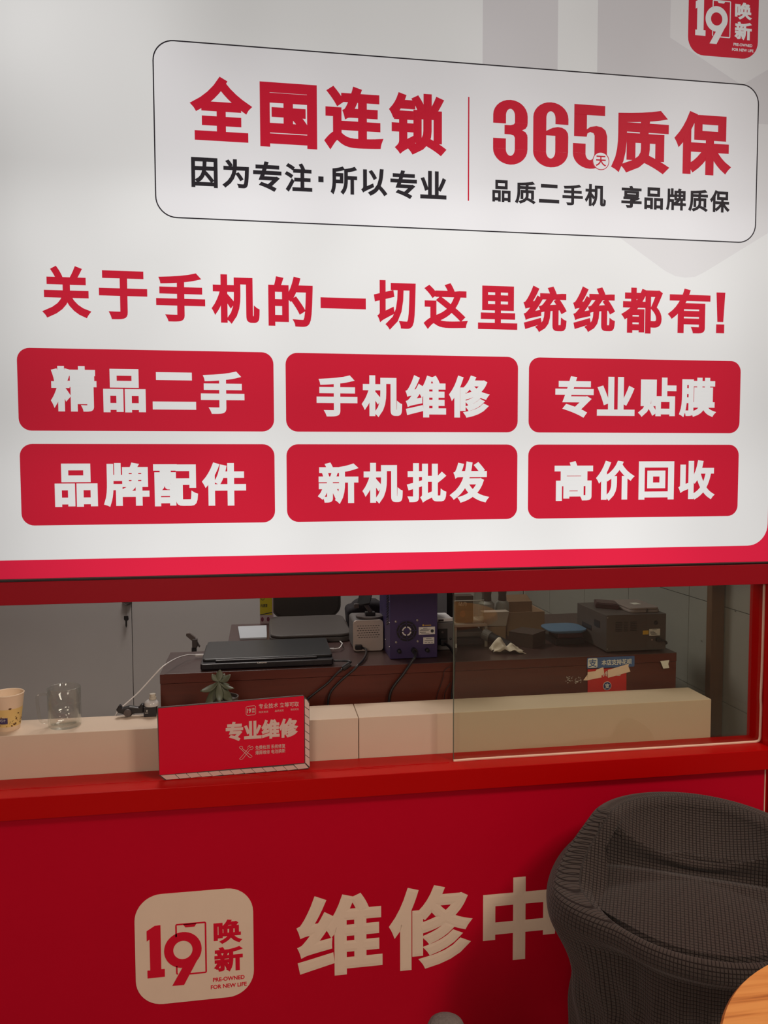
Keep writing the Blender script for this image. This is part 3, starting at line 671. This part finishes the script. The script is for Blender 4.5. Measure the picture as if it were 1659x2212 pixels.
for i in range(12):
    z = ZD + .088 + i * .0075
    lv.add([(.8826, .335, z + .012), (.8826, .335, z + .0145), (.8826, .375, z + .0005), (.8826, .375, z - .002), (.8819, .335, z + .012), (.8819, .335, z + .0145), (.8819, .375, z + .0005), (.8819, .375, z - .002)], [(0, 1, 2, 3), (7, 6, 5, 4), (0, 4, 5, 1), (1, 5, 6, 2), (2, 6, 7, 3), (3, 7, 4, 0)])
lv.build('louvres', black, ps)
for y, z in ((.325, .835), (.325, .905), (.325, .965), (.40, .840)):
    MB().lathe([(.0, -.001), (.0018, -.0008), (.002, 0)], (.8828, y, z), 10, 'x').build('screw', steel, ps)
co_ = thing('mains_cord', 'thick black mains cord from navy power supply down desk front', 'cord', (.94, .30, ZD))
MB().lathe([(.0078, 0), (.0082, .006), (.0078, .018)], (.9500, .2945, .8265), 18, 'y').build('plug', black, co_, smooth='auto')
MB().tube([(.9500, .2980, .8265), (.9480, .275, .8255), (.9420, .253, .8200), (.9330, .249, .8100), (.9206, .249, .7920), (.905, .2485, .7710), (.8860, .248, .7490), (.8739, .248, .7290), (.8680, .247, .7000), (.868, .245, .66)], lambda t: .0040, 8, 4).build('cable', black, co_, smooth=True)

# grey device right of it with inlet, and things above
gd = thing('grey_rework_station', 'grey metal device with black power inlet beside navy supply', 'device', (1.065, .45, ZD))
MB().box(1.0385, 1.0910, .400, .52, ZD + .0005, ZD + .082).build('case', greyplastic, gd, bevel=.002)
MB().box(1.0405, 1.0690, .3970, .3998, .8170, .8660).build('inlet_panel', black, gd, bevel=.001)
MB().box(1.0440, 1.0640, .3790, .3968, .8190, .8380).build('plug', black, gd, bevel=.003)
MB().lathe([(.0, -.002), (.0035, -.001), (.004, 0)], (1.0535, .3972, .8560), 12, 'y').build('fuse', darkgrey, gd)
MB().lathe([(.0, -.004), (.003, -.003), (.0035, 0)], (1.0790, .4, .8350), 12, 'y').build('ground_screw', black, gd)
tag(MB().tube([(1.0560, .3800, .8270), (1.0640, .345, .8220), (1.0640, .300, .8120), (1.0560, .256, .8080), (1.0520, .2485, .7950), (1.0510, .248, .7600), (1.0470, .248, .7200), (1.042, .246, .66)], .0036, 8, 4).build('power_cord', black, smooth=True), 'black cord from grey device hanging near the glass pane edge', 'cord')
tag(MB().tube([(1.0430, .2545, .7900), (1.0263, .2545, .7800), (1.0224, .2545, .7600), (1.0132, .2545, .7319), (1.004, .2545, .7036), (1.0, .2545, .66)], .0009, 6, 4).build('thin_wire', black, smooth=True), 'hair-thin black wire on desk front left of glass edge', 'wire')
tag(MB().tube([(1.0430, .252, .7450), (1.0330, .252, .7300), (1.0260, .252, .7120), (1.022, .250, .66)], .0009, 6, 4).build('thin_wire', black, smooth=True), 'shortest thin black wire low beside the black cord', 'wire')
rt = thing('slim_modem', 'flat pale device with black slot on top of grey device', 'device', (1.065, .46, ZD + .0825))
MB().box(1.0400, 1.0880, .4100, .50, ZD + .0827, ZD + .0935).build('shell', white, rt, bevel=.003)
MB().box(1.0440, 1.0600, .4090, .4102, ZD + .0850, ZD + .0905).build('slot', black, rt)
tp_ = thing('computer_tower', 'pale computer tower with black edge behind the navy supply', 'computer', (1.135, .74, ZD))
MB().box(1.100, 1.1395, .70, .86, ZD + .0005, ZD + .30).build('case', mat('pale_metal', (.38, .40, .42), .5), tp_, bevel=.002)
MB().box(1.1400, 1.1600, .70, .86, ZD + .0005, ZD + .30).build('edge_panel', black, tp_, bevel=.002)

# white framed rack behind the pane
rk = thing('silver_frame_rack', 'silver framed rack holding dark trays behind left edge of glass', 'rack', (1.145, .47, ZD))
al = mat('pale_aluminium', (.42, .36, .31), .35, metal=.3)
for x in (1.0945, 1.1900): MB().box(x, x + .0085, .4200, .4285, ZD, ZD + .062).build('post', al, rk, bevel=.001)
for x in (1.0945, 1.1900): MB().box(x, x + .0085, .5400, .5485, ZD, ZD + .062).build('post', al, rk, bevel=.001)
MB().box(1.0945, 1.1985, .4200, .4290, ZD + .0625, ZD + .0700).build('rail', al, rk, bevel=.001)
MB().box(1.0945, 1.1985, .4295, .5485, ZD + .0625, ZD + .0685).build('shelf', al, rk, bevel=.001)
MB().box(1.1040, 1.1890, .4310, .54, ZD + .030, ZD + .046).build('tray', darkgrey, rk, bevel=.003)
MB().box(1.1040, 1.1890, .4310, .54, ZD + .004, ZD + .026).build('tray', black, rk, bevel=.003)
MB().box(1.0980, 1.1030, .4185, .4199, ZD + .001, ZD + .013).build('foot_tag', labelw, rk)
ac = thing('acrylic_display_case', 'clear acrylic case with bright top edge on silver rack', 'case', (1.145, .47, ZD + .0685))
acm = glassm('acrylic', (.93, .93, .90), .06)
MB().box(1.0940, 1.1900, .4300, .4325, ZD + .0702, ZD + .1400).build('front_sheet', acm, ac)
MB().box(1.0940, 1.1900, .4300, .4325, ZD + .1401, ZD + .1416).build('sheet_edge', labelw, ac)
MB().box(1.1880, 1.1905, .4330, .5400, ZD + .0702, ZD + .1700).build('side_sheet', acm, ac)
pb = thing('product_box', 'brown printed product box standing inside the clear case', 'box', (1.14, .48, ZD + .0688))
MB().box(1.1100, 1.1650, .4600, .50, ZD + .0690, ZD + .150).build('carton', darkcard, pb, bevel=.001)
flat_build(put(MB(), '站舟', 1.118, 1.145, ZD + .120, ZD + .132, .4597, .0, .0002), 'lettering', labelw, pb)
MB().prism(circ(1.131, ZD + .095, .009, .011, 8), .4594, .4599).build('picture', mat('rust_print', (.25, .08, .03), .6), pb)

# two white bottles with brown necks
for i, (x, r, lab) in enumerate(((1.247, .027, 'white bottle with brown neck, left one behind pane'), (1.300, .023, 'white bottle with brown neck, right one behind pane'))):
    bt = thing('bottle', lab, 'bottle', (x, .60, ZD), 'white bottles behind the glass pane')
    MB().lathe([(.0, .0), (r, 0), (r, .078), (r * .93, .100), (r * .62, .108), (0, .108)], (x, .60, ZD + .0003), 28).build('body', mat('bottle_white', (.36, .35, .33), .5), bt, smooth='auto')
    MB().lathe([(.0, 0), (r * .6, 0), (r * .55, .018), (r * .72, .045), (0, .045)], (x, .60, ZD + .109), 28).build('neck', mat('bottle_neck', (.07, .045, .04), .5), bt, smooth='auto')
tag(MB().add([(1.2050, .50, ZD + .046), (1.2820, .50, ZD + .044), (1.2920, .50, ZD + .0900), (1.2060, .50, ZD + .0900), (1.2050, .535, ZD + .046), (1.2820, .535, ZD + .044), (1.2920, .535, ZD + .0900), (1.2060, .535, ZD + .0900)], [(0, 1, 2, 3), (7, 6, 5, 4), (0, 4, 5, 1), (1, 5, 6, 2), (2, 6, 7, 3), (3, 7, 4, 0)]).build('pale_carton', whitebox, bevel=.001), 'pale pinkish carton standing in front of the white bottles', 'box')
tag(MB().box(1.2055, 1.2810, .50, .535, ZD, ZD + .0435).build('brown_carton', cardbd, bevel=.001), 'flat brown carton under the pale carton', 'box')
cx = thing('open_cardboard_box', 'brown open cardboard box behind the dark carton', 'box', (1.36, .6, ZD))
for (x0, x1, y0, y1, z0, z1, nm) in ((1.305, 1.430, .560, .563, 0, .075, 'side'), (1.305, 1.430, .680, .683, 0, .088, 'side'), (1.305, 1.308, .5635, .6795, 0, .080, 'side'), (1.427, 1.430, .5635, .6795, 0, .075, 'side'), (1.308, 1.427, .5635, .6795, 0, .003, 'bottom')):
    MB().box(x0, x1, y0, y1, ZD + z0, ZD + z1).build(nm, cardbd, cx)
MB().add([(1.315, .684, ZD + .088), (1.428, .684, ZD + .088), (1.418, .705, ZD + .108), (1.322, .705, ZD + .108)], [(0, 1, 2, 3)]).build('flap', cardbd, cx)
cd = thing('dark_carton', 'dark brown carton turned cornerwise behind the glass', 'box', (1.325, .44, ZD)); 
q = [(1.325, .375), (1.385, .430), (1.330, .490), (1.268, .432)]
MB().slab(q, ZD, ZD + .0400).build('body', darkcard, cd, bevel=.001)
MB().slab([(1.325, .3745), (1.3857, .430), (1.330, .4907), (1.2673, .432)], ZD + .0402, ZD + .0425).build('lid', darkcard, cd)
# blue tray on two dark boxes
tag(MB().box(1.405, 1.500, .400, .49, ZD, ZD + .0200).build('black_box', black, bevel=.003), 'flat black box at the bottom beneath blue tray', 'box')
tag(MB().box(1.415, 1.495, .405, .485, ZD + .0203, ZD + .0370).build('maroon_box', darkred_box, bevel=.003), 'dark maroon box directly beneath the blue tray', 'box')
bt = thing('blue_tray', 'pale blue plastic tray lying on dark boxes behind pane', 'tray', (1.455, .445, ZD + .037))
MB().slab(rrect(1.395, 1.506, .395, .50, .03, 5), ZD + .0374, ZD + .0410).build('base', bluepl, bt, bevel=.001)
MB().slab(rrect(1.388, 1.512, .388, .507, .035, 5), ZD + .0412, ZD + .0470).build('rim', bluepl, bt, bevel=.002)

# tube and crumpled tissue
tb = thing('extraction_nozzle', 'black cylindrical nozzle lying behind crumpled tissue', 'nozzle', (1.23, .37, ZD))
MB().tube([(1.190, .405, ZD + .040), (1.245, .345, ZD + .0155)], .0145, 20, 1).build('barrel', black, tb, bevel=.001)
MB().tube([(1.184, .4115, ZD + .0425), (1.200, .3940, ZD + .0355)], .0165, 20, 1).build('collar', greyplastic, tb, bevel=.001)
ts = MB(); nx, ny = 22, 12
def tis(u, v):
    x = 1.188 + u * .090 + .006 * math.sin(9 * v + 2 * u); y = .3100 + v * .040 + .03 * (1 - u) * .6
    h = .040 * math.exp(-((u - .28) / .22) ** 2) + .022 * math.exp(-((u - .68) / .15) ** 2)
    h *= (1 - .75 * abs(2 * v - 1.05)); h += .0025 * math.sin(23 * u + 11 * v) + .0025 * math.sin(31 * v - 9 * u)
    return (x, y, ZD + .0045 + max(h, -.0015))
ts.add([tis(i / (nx - 1), j / (ny - 1)) for j in range(ny) for i in range(nx)], [(j * nx + i, j * nx + i + 1, (j + 1) * nx + i + 1, (j + 1) * nx + i) for j in range(ny - 1) for i in range(nx - 1)])
o = tag(ts.build('crumpled_tissue', mat('tissue', (.80, .70, .58), .9), smooth=True), 'crumpled cream tissue draped over the nozzle end on desk', 'tissue')
sd = o.modifiers.new('solid', 'SOLIDIFY'); sd.thickness = .0012

# dark bench device at right with things on it
dv = thing('dark_bench_device', 'large dark grey metal device with vent slots on right of desk', 'device', (1.61, .4, ZD))
MB().box(1.5165, 1.7020, .285, .502, ZD + .004, ZD + .111).build('case', darkgrey, dv, bevel=.0015)
for x in (1.53, 1.69):
    for y in (.30, .485): MB().lathe([(.008, 0), (.008, .004)], (x, y, ZD), 12).build('foot', black, dv)
z0 = ZD + .111
for gx, w in ((1.5440, .0200), (1.5700, .0120), (1.5900, .0195)):
    for k in range(6):
        MB().box(gx, gx + w, .2838, .2851, z0 - .0230 - k * .0050, z0 - .0211 - k * .0050).build('vent_slot', black, dv)
MB().box(1.6490, 1.6830, .2842, .2849, .8480, .8680).build('label_plate', labelw, dv)
MB().box(1.6290, 1.6470, .2842, .2849, .8525, .8640).build('label_plate', yellab, dv, label='yellow label plate')
tk = MB()
for z, a, b in ((.8652, 1.658, 1.673), (.8610, 1.652, 1.664), (.8575, 1.652, 1.668), (.8545, 1.652, 1.671), (.8520, 1.655, 1.674)): tk.box(a, b, .2838, .2843, z - .0006, z + .0006)
tk.build('print', inkm, dv)
MB().lathe([(.0, -.003), (.0055, -.002), (.0065, 0)], (1.6700, .285, .8860), 18, 'y').build('round_button', black, dv)
MB().lathe([(.0020, -.001), (.0030, -.001), (.0030, 0)], (1.6580, .285, .8360), 16, 'y').build('socket_ring', steel, dv)
MB().box(1.6680, 1.6820, .272, .2848, .8310, .8430).build('plug', black, dv, bevel=.003)
for x, z in ((1.5195, ZD + .104), (1.5195, ZD + .012)): MB().lathe([(.0, -.0010), (.0016, -.0006), (.0018, 0)], (x, .285, z), 10, 'y').build('screw', steel, dv)
MB().box(1.5155, 1.5163, .33, .37, ZD + .065, ZD + .085).build('side_recess', black, dv); MB().box(1.5155, 1.5163, .39, .46, ZD + .045, ZD + .060).build('side_recess', black, dv)
tag(MB().tube([(1.6810, .278, .8360), (1.6950, .275, .8320), (1.7080, .292, .8220), (1.7140, .330, .8100), (1.715, .38, .8060)], .0030, 8, 4).build('power_cord', black, smooth=True), 'short black cord leaving the dark bench device at right', 'cord')
bx = thing('maroon_phone_box', 'dark maroon flat box on left of the dark device', 'box', (1.57, .44, z0))
MB().slab([(1.535, .405), (1.590, .360), (1.612, .430), (1.560, .475)], z0 + .0003, z0 + .0150).build('tray', darkred_box, bx, bevel=.002)
MB().slab([(1.541, .408), (1.588, .369), (1.607, .428), (1.562, .466)], z0 + .0153, z0 + .0170).build('lid_inset', mat('maroon_grey', (.10, .055, .055), .5), bx, bevel=.001)
tbx = thing('tablet_case', 'pale grey white clipped case on top of dark device', 'case', (1.65, .38, z0))
MB().slab(rrect(1.600, 1.696, .305, .46, .016, 5), z0 + .0003, z0 + .0080).build('shell', tabletm, tbx, bevel=.002)
MB().slab(rrect(1.603, 1.694, .308, .457, .014, 5), z0 + .0083, z0 + .0150).build('lid', tabletm, tbx, bevel=.002)
MB().box(1.638, 1.660, .36, .39, z0 + .0152, z0 + .0157).build('sticker', labelw, tbx)
MB().box(1.648, 1.654, .3025, .3049, z0 + .002, z0 + .0130).build('clip', darkgrey, tbx, bevel=.0008)

# paper stack, grey case, bag on the desk; yellow standee and chair behind
pp = MB().slab([(.4440, .826), (.4560, .640), (.540, .640), (.540, .830)], ZD + .0003, ZD + .006)
tag(pp.build('paper_stack', paperw, bevel=.0008), 'stack of white paper on the desk left of grey case', 'paper')
gc = thing('grey_equipment_case', 'dark grey rounded case lying flat behind the laptop', 'case', (.66, .72, ZD))
MB().slab(rrect(.5480, .8060, .560, .880, .040, 8), ZD + .0003, ZD + .0160).build('tray', chairgrey, gc, bevel=.003)
MB().slab(rrect(.5500, .8040, .562, .878, .038, 8), ZD + .0163, ZD + .0260).build('lid', chairgrey, gc, bevel=.006, seg=3)
bg = MB(); prof = [(.812, .001), (.955, .001), (.952, .052), (.930, .078), (.915, .088), (.870, .092), (.845, .090), (.830, .074), (.806, .068)]
bg.prism([(x, ZD + z) for x, z in prof], .74, .84)
o = tag(bg.build('black_bag', blackcloth, bevel=.014, seg=4, smooth=True), 'black fabric bag slumped behind the phone stand', 'bag')
yc = thing('yellow_card_box', 'tall yellow and white printed box standing at desk back', 'box', (.545, .87, ZD))
MB().box(.5180, .5600, .884, .889, ZD + .0005, ZD + .030).build('lower_print', pinkw, yc)
MB().box(.5180, .5600, .884, .889, ZD + .0305, ZD + .16).build('upper_print', yellow, yc)
MB().box(.5602, .5640, .884, .889, ZD + .0005, ZD + .16).build('spine', pinkw, yc)
MB().prism([(.518, ZD + .030), (.56, ZD + .038), (.56, ZD + .041), (.518, ZD + .033)], .8832, .8838).build('swoosh', inkm, yc)
flat_build(put(MB(), '内速溶', .521, .544, ZD + .058, ZD + .070, .8835, .02, .0002), 'lettering', inkm, yc)
ring(MB(), circ(.528, ZD + .089, .0065), circ(.528, ZD + .089, .0050), .8834, .8838).build('round_mark', inkm, yc)
for x in (.526, .546): MB().prism(circ(x, ZD + .016, .005, .008, 10), .8832, .8838).build('figure_print', mat('plum_print', (.20, .04, .07), .6), yc)
oc = thing('office_chair', 'grey leather office chair behind the desk, backrest in view', 'chair', (.69, 1.25, 0))
MB().prism(rrect(.560, .8220, .775, 1.22, .045, 8), 1.10, 1.155).build('backrest', chairgrey, oc, bevel=.012, seg=3)
MB().slab(rrect(.47, .91, 1.16, 1.60, .06, 6), .44, .52).build('seat', chairgrey, oc, bevel=.015, seg=3)
MB().box(.66, .72, 1.156, 1.175, .50, .95).build('back_support', darkgrey, oc)
MB().lathe([(.025, FL + .05), (.025, .44)], (.69, 1.38, 0), 16).build('column', darkgrey, oc)
for k in range(5):
    a = k * 2 * PI / 5 + .3
    MB().tube([(.69, 1.38, FL + .08), (.69 + .27 * math.cos(a), 1.38 + .27 * math.sin(a), FL + .05)], .016, 8, 1).build('leg', darkgrey, oc)
    MB().lathe([(.0, -.01), (.025, -.01), (.025, .01), (0, .01)], (.69 + .27 * math.cos(a), 1.38 + .27 * math.sin(a), FL + .025), 14, 'x').build('caster', black, oc)

# metal lever clamp behind desk, keys on the back wall
lc = thing('metal_clamp_arm', 'small brown grey metal clamp arm rising behind desk left end', 'clamp', (.268, 1.2, 0))
MB().box(.257, .275, 1.19, 1.21, FL, .655).build('post', black, lc)
MB().box(.259, .279, 1.188, 1.212, .656, .690).build('joint', darkgrey, lc, bevel=.003)
MB().prism([(.2380, .712), (.2500, .7130), (.2720, .6950), (.2680, .6800), (.2560, .6850), (.2370, .7030)], 1.192, 1.208).build('lever', mat('worn_metal', (.16, .13, .12), .5, metal=.3), lc, bevel=.001)
MB().prism([(.279, .678), (.289, .660), (.286, .655), (.279, .664)], 1.195, 1.205).build('thumb_screw', darkgrey, lc)
ky = thing('hanging_keys', 'dark keys hanging from a lock on the grey back wall', 'keys', (-.112, 1.985, .71))
MB().lathe([(.0, -.012), (.016, -.010), (.022, 0), (.022, .012)], (-.108, 1.987, .7120), 20, 'y').build('lock', darkgrey, ky)
MB().tube([(-.1115, 1.974, .706), (-.1110, 1.974, .690), (-.1115, 1.974, .664), (-.1120, 1.974, .642)], .0010, 6, 2).build('chain', steel, ky)
MB().prism([(-.1220, .643), (-.1030, .643), (-.1010, .626), (-.1080, .618), (-.1090, .595), (-.1130, .586), (-.1165, .597), (-.1160, .618), (-.1225, .627)], 1.972, 1.976).build('key', black, ky)
MB().tube([(-.1300, 1.974, .7140), (-.126, 1.974, .704), (-.112, 1.974, .697), (-.098, 1.974, .704), (-.094, 1.974, .714)], .0022, 6, 3).build('key_ring', darkgrey, ky)

# brown post
tag(MB().box(1.8160, 1.8560, .235, .262, FL, 2.95).build('wooden_post', postwood, bevel=.001), 'narrow brown wooden post beside the grey side wall', 'post')

# black clamp, black box and glue jar at left
bc = thing('black_clamp', 'black plastic clamp with knob left of white jar', 'clamp', (.19, .20, .711))
MB().prism([(.1570, .7315), (.1640, .7425), (.1670, .7440), (.1720, .7350), (.1900, .7390), (.2130, .7350), (.2180, .7430), (.2250, .7440), (.2250, .7200), (.1990, .7200), (.1930, .7135), (.1800, .7135), (.1740, .7200), (.1620, .7230)], .190, .206).build('body', black, bc, bevel=.003)
MB().lathe([(.0, -.006), (.009, -.005), (.010, 0), (.010, .004)], (.1860, .189, .7240), 16, 'y').build('knob', darkgrey, bc, smooth='auto')
bb = thing('black_gift_box', 'small black box with silver character beside the clamp', 'box', (.24, .2, .711))
MB().box(.2255, .2570, .185, .2105, .7113, .7370).build('carton', black, bb, bevel=.001)
flat_build(put(MB(), '慧', .2320, .2360, .7250, .7300, .1847, .0, .0001), 'lettering', labelw, bb)
MB().box(.2290, .2370, .1844, .1850, .7215, .7222).build('print', labelw, bb)
jr = thing('white_jar', 'white domed jar with cream screw cap on black box', 'jar', (.2450, .198, .7372))
MB().lathe([(.0, 0), (.0175, 0), (.0185, .003), (.0165, .010), (.010, .015), (.0, .016)], (.2440, .198, .7374), 28).build('body', mat('jar_white', (.55, .54, .53), .25), jr, smooth='auto')
MB().lathe([(.0, 0), (.0090, 0), (.0090, .0055), (.0075, .0060), (.0075, .014), (.0, .014)], (.2470, .198, .7535), 24).build('cap', mat('jar_cap', (.50, .46, .38), .45), jr, smooth='auto')

# succulent in dark pot on the beige box
sc = thing('potted_succulent', 'grey green succulent in dark pot behind the small sign', 'plant', (.430, .165, .7112))
MB().lathe([(.0, 0), (.024, 0), (.034, .045), (.035, .050), (.032, .050), (.029, .042), (.0, .040)], (.4300, .165, .7113), 28, close=False).build('pot', potm, sc, smooth='auto')
MB().lathe([(.0, .041), (.030, .041)], (.4300, .165, .7113), 20, close=False).build('soil', mat('soil', (.02, .014, .01), .9), sc)
MB().tube([(.430, .165, .75), (.4230, .158, .776), (.4180, .155, .800)], .0035, 8, 3).build('stem', leafm, sc)
def leaf(base, tip, w, up):
    b, t = Vector(base), Vector(tip); d = t - b; L_ = d.length; d.normalize(); s = d.cross(Vector(up)).normalized(); nrm = s.cross(d)
    mb = MB(); n = 9; v = []; k = 8
    for i in range(n):
        u = i / (n - 1); ww = w * (math.sin(PI * min(1, u ** .8 * .92 + .06)) ** .7) * (.35 + .65 * min(1, u * 1.8)) if 0 < i < n - 1 else w * .08
        p = b + d * L_ * u - nrm * (.16 * L_ * math.sin(PI * u))
        for j in range(k):
            a = 2 * PI * j / k; v.append(p + s * ww * math.cos(a) + nrm * ww * .28 * math.sin(a))
    f = [(i * k + j, i * k + (j + 1) % k, (i + 1) * k + (j + 1) % k, (i + 1) * k + j) for i in range(n - 1) for j in range(k)]
    f += [tuple(range(k)), tuple((n - 1) * k + j for j in range(k))]
    mb.add(v, f).build('leaf', leafm, sc, smooth=True)
c = (.4160, .152, .8040)
for tip, w in (((.3700, .145, .7830), .0090), ((.3830, .125, .7480), .0110), ((.4200, .112, .7630), .0090), ((.4500, .120, .7600), .0105), ((.4550, .140, .7880), .0060), ((.4460, .150, .8210), .0090), ((.4190, .165, .8310), .0080), ((.3990, .160, .8220), .0070), ((.4300, .175, .8180), .0080), ((.4420, .172, .7900), .0085)):
    leaf(c, tip, w * 1.35, (0, -.6, 1))

# ------------------------------------------------------------------ tub chair in a dark stretch cover
def smooth(a, b, x):
    t = max(0, min(1, (x - a) / (b - a))); return t * t * (3 - 2 * t)
ch = thing('tub_chair', 'round tub chair in dark brown grid-knit stretch cover before the counter', 'chair', (1.46, -.32, 0))
CX, CY = 1.46, -.315
na, prof_n = 288, 0
V = []; UV = []
def rim_h(a):   # a: angle from the seat's front, 180 = back
    return .412 + .020 * smooth(38, 75, a) + .122 * smooth(68, 108, a)
NS = 230
for i in range(na):
    th = 2 * PI * i / na                       # th=0 : world direction front (towards camera-left)
    ang = abs(((math.degrees(th) + 180) % 360) - 180)
    w = smooth(36, 75, ang)                   # 0 front .. 1 sides/back
    back = smooth(68, 108, ang)
    H = rim_h(ang)
    row = []
    for s in range(NS):
        t = s / (NS - 1)
        if t < .42:      # outer skirt up to rim
            q = t / .42; z = FL + .06 + (H - .022 - .06 - FL) * q
            ro = .250 + w * (.060 * math.exp(-((z - .375) / .095) ** 2) * (1 - .62 * smooth(118, 160, ang)) + .014) - .030 * back * smooth(.42, .54, z)
            under = (1 - w) * (.045 * (1 - smooth(.335, .380, z)))
            r = ro - under
            crease = .006 * math.sin(th * 9 + 2.2 * math.sin(z * 16)) * smooth(.40, .18, z) + .004 * math.sin(th * 23 + z * 20) * smooth(.36, .2, z)
            r += crease
            rz = z
            last = (r, rz)
        elif t < .55:    # over the rim
            q = (t - .42) / .13; ph = PI * q
            rt = .014 + .030 * w * (1 - .35 * back); r = last[0] - rt + rt * math.cos(ph); rz = last[1] + .022 * math.sin(ph)
            last2 = (r, rz)
        elif t < .78:    # inner wall down to the seat
            q = (t - .55) / .23
            zs = .404 + .008 * (1 - w); rs = .236 - .046 * back - .02 * (1 - w)
            e = q * q * (3 - 2 * q)
            r = last2[0] * (1 - e ** .8) + rs * e ** .8 - .030 * w * math.sin(PI * q); rz = last2[1] * (1 - q) + zs * q
            rz -= .020 * w * back * math.sin(PI * q)
            # cowl: the loose cover slopes from the rim to a U-shaped fold lying on the seat
            da = 180 - ang; mm = smooth(100, 82, da)
            if mm > 0:
                rf = ((max(.001, math.cos(math.radians(da))) / .055) ** 3 + (1 / .220) ** 3) ** (-1 / 3); zf = .446 + .080 * min(1.0, (rf * math.sin(math.radians(da)) / .20) ** 2)
                if q < .80:
                    p = q / .80
                    r2 = last2[0] + (rf - last2[0]) * p ** 1.15; z2 = last2[1] + (zf - last2[1]) * (1 - (1 - p) ** 1.7)
                    g1 = math.exp(-((p - .93) / .045) ** 2); g2 = math.exp(-((p - .76 - .03 * math.sin(th * 5)) / .035) ** 2); g3 = math.exp(-((p - .855) / .03) ** 2)
                    z2 += .012 * g1 + .009 * g2 * smooth(75, 30, abs(math.degrees(th) - 180 + 14)) - .006 * g3
                else:
                    p = (q - .80) / .20; r2 = rf + .010 * math.sin(PI * p) - .004 * p; z2 = zf + (.426 - zf) * p ** .8
                r = r * (1 - mm) + r2 * mm; rz = rz * (1 - mm) + z2 * mm
            lst3 = (r, rz)
        else:
            q = (t - .78) / .22; r = lst3[0] * (1 - q); rz = lst3[1] * (1 - q) + .414 * q + (.030 - .012 * smooth(100, 82, 180 - ang)) * math.sin(.5 * PI * q) + .012 * smooth(100, 82, 180 - ang) * q
        row.append((r, rz))
    YAW = math.atan2(-.86, -.46)              # front direction of the seat
    ca, sa = math.cos(th + YAW), math.sin(th + YAW)
    L_ = 0
    for s, (r, z) in enumerate(row):
        if s: L_ += math.hypot(r - row[s - 1][0], z - row[s - 1][1])
        V.append((CX + r * ca, CY + r * sa, z)); 
        inner = s / (NS - 1) > .50
        cell = .0078
        if inner: UV.append(((r * math.sin(th)) / cell, (r * math.cos(th) * .9 + (z - .43) * -1.0 ) / cell))
        else: UV.append((th * .27 / (cell * 1.0), z / cell))
F = []
for i in range(na):
    j = (i + 1) % na
    for s in range(NS - 1): F.append((i * NS + s, j * NS + s, j * NS + s + 1, i * NS + s + 1))
me = bpy.data.meshes.new('cover'); me.from_pydata(V, [], F); me.update(); me.materials.append(knit)
uvl = me.uv_layers.new(name='knit')
for p in me.polygons:
    wrap = p.vertices[0] // NS == na - 1
    for li, vi in zip(p.loop_indices, p.vertices):
        u, v = UV[vi]
        if wrap and vi // NS == 0 and (vi % NS) / (NS - 1) <= .50: u += 2 * PI * .27 / .0078
        uvl.data[li].uv = (u, v)
    p.use_smooth = True
o = bpy.data.objects.new('cover', me); COL.objects.link(o); o.parent = ch; o.matrix_parent_inverse = Matrix.Translation(-ch.location)
for a in (45, 135, 225, 315):
    x, y = CX + .19 * math.cos(math.radians(a)), CY + .19 * math.sin(math.radians(a))
    MB().tube([(x, y, .30), (x + .02 * math.cos(math.radians(a)), y + .02 * math.sin(math.radians(a)), FL)], .012, 10, 1).build('leg', black, ch)

# round table corner in the foreground
tb = thing('round_table', 'small round table with orange pine grain top at lower right', 'table', (1.2303, -1.2577, 0))
MB().lathe([(.0, .712), (.262, .712), (.267, .717), (.267, .736), (.264, .74), (.0, .74)], (1.2303, -1.2577, 0), 96, close=False).build('tabletop', pine, tb, smooth='auto')
MB().lathe([(.028, FL + .03), (.028, .711)], (1.2303, -1.2577, 0), 20).build('column', black, tb)
MB().lathe([(.0, 0), (.20, 0), (.20, .01), (.03, .03), (0, .03)], (1.2303, -1.2577, FL), 40, close=False).build('foot_plate', black, tb)

# padded post whose rounded top just shows at the bottom edge
sh = thing('padded_post', 'rounded grey knit padded post top just showing at bottom edge', 'post', (0.817, -0.653, FL))
MB().lathe([(.0, .135), (.030, .135), (.034, .16), (.034, .511), (.0325, .535), (.028, .545), (.020, .5505), (.010, .5535), (.0, .5545)], (0.817, -0.653, FL - .0045), 40, close=False).build('knit_pad', boucle, sh, smooth=True)
MB().lathe([(.0, 0), (.11, 0), (.11, .008), (.02, .018), (.02, .130), (.0, .130)], (0.817, -0.653, FL), 36, close=False).build('foot', darkgrey, sh, smooth='auto')
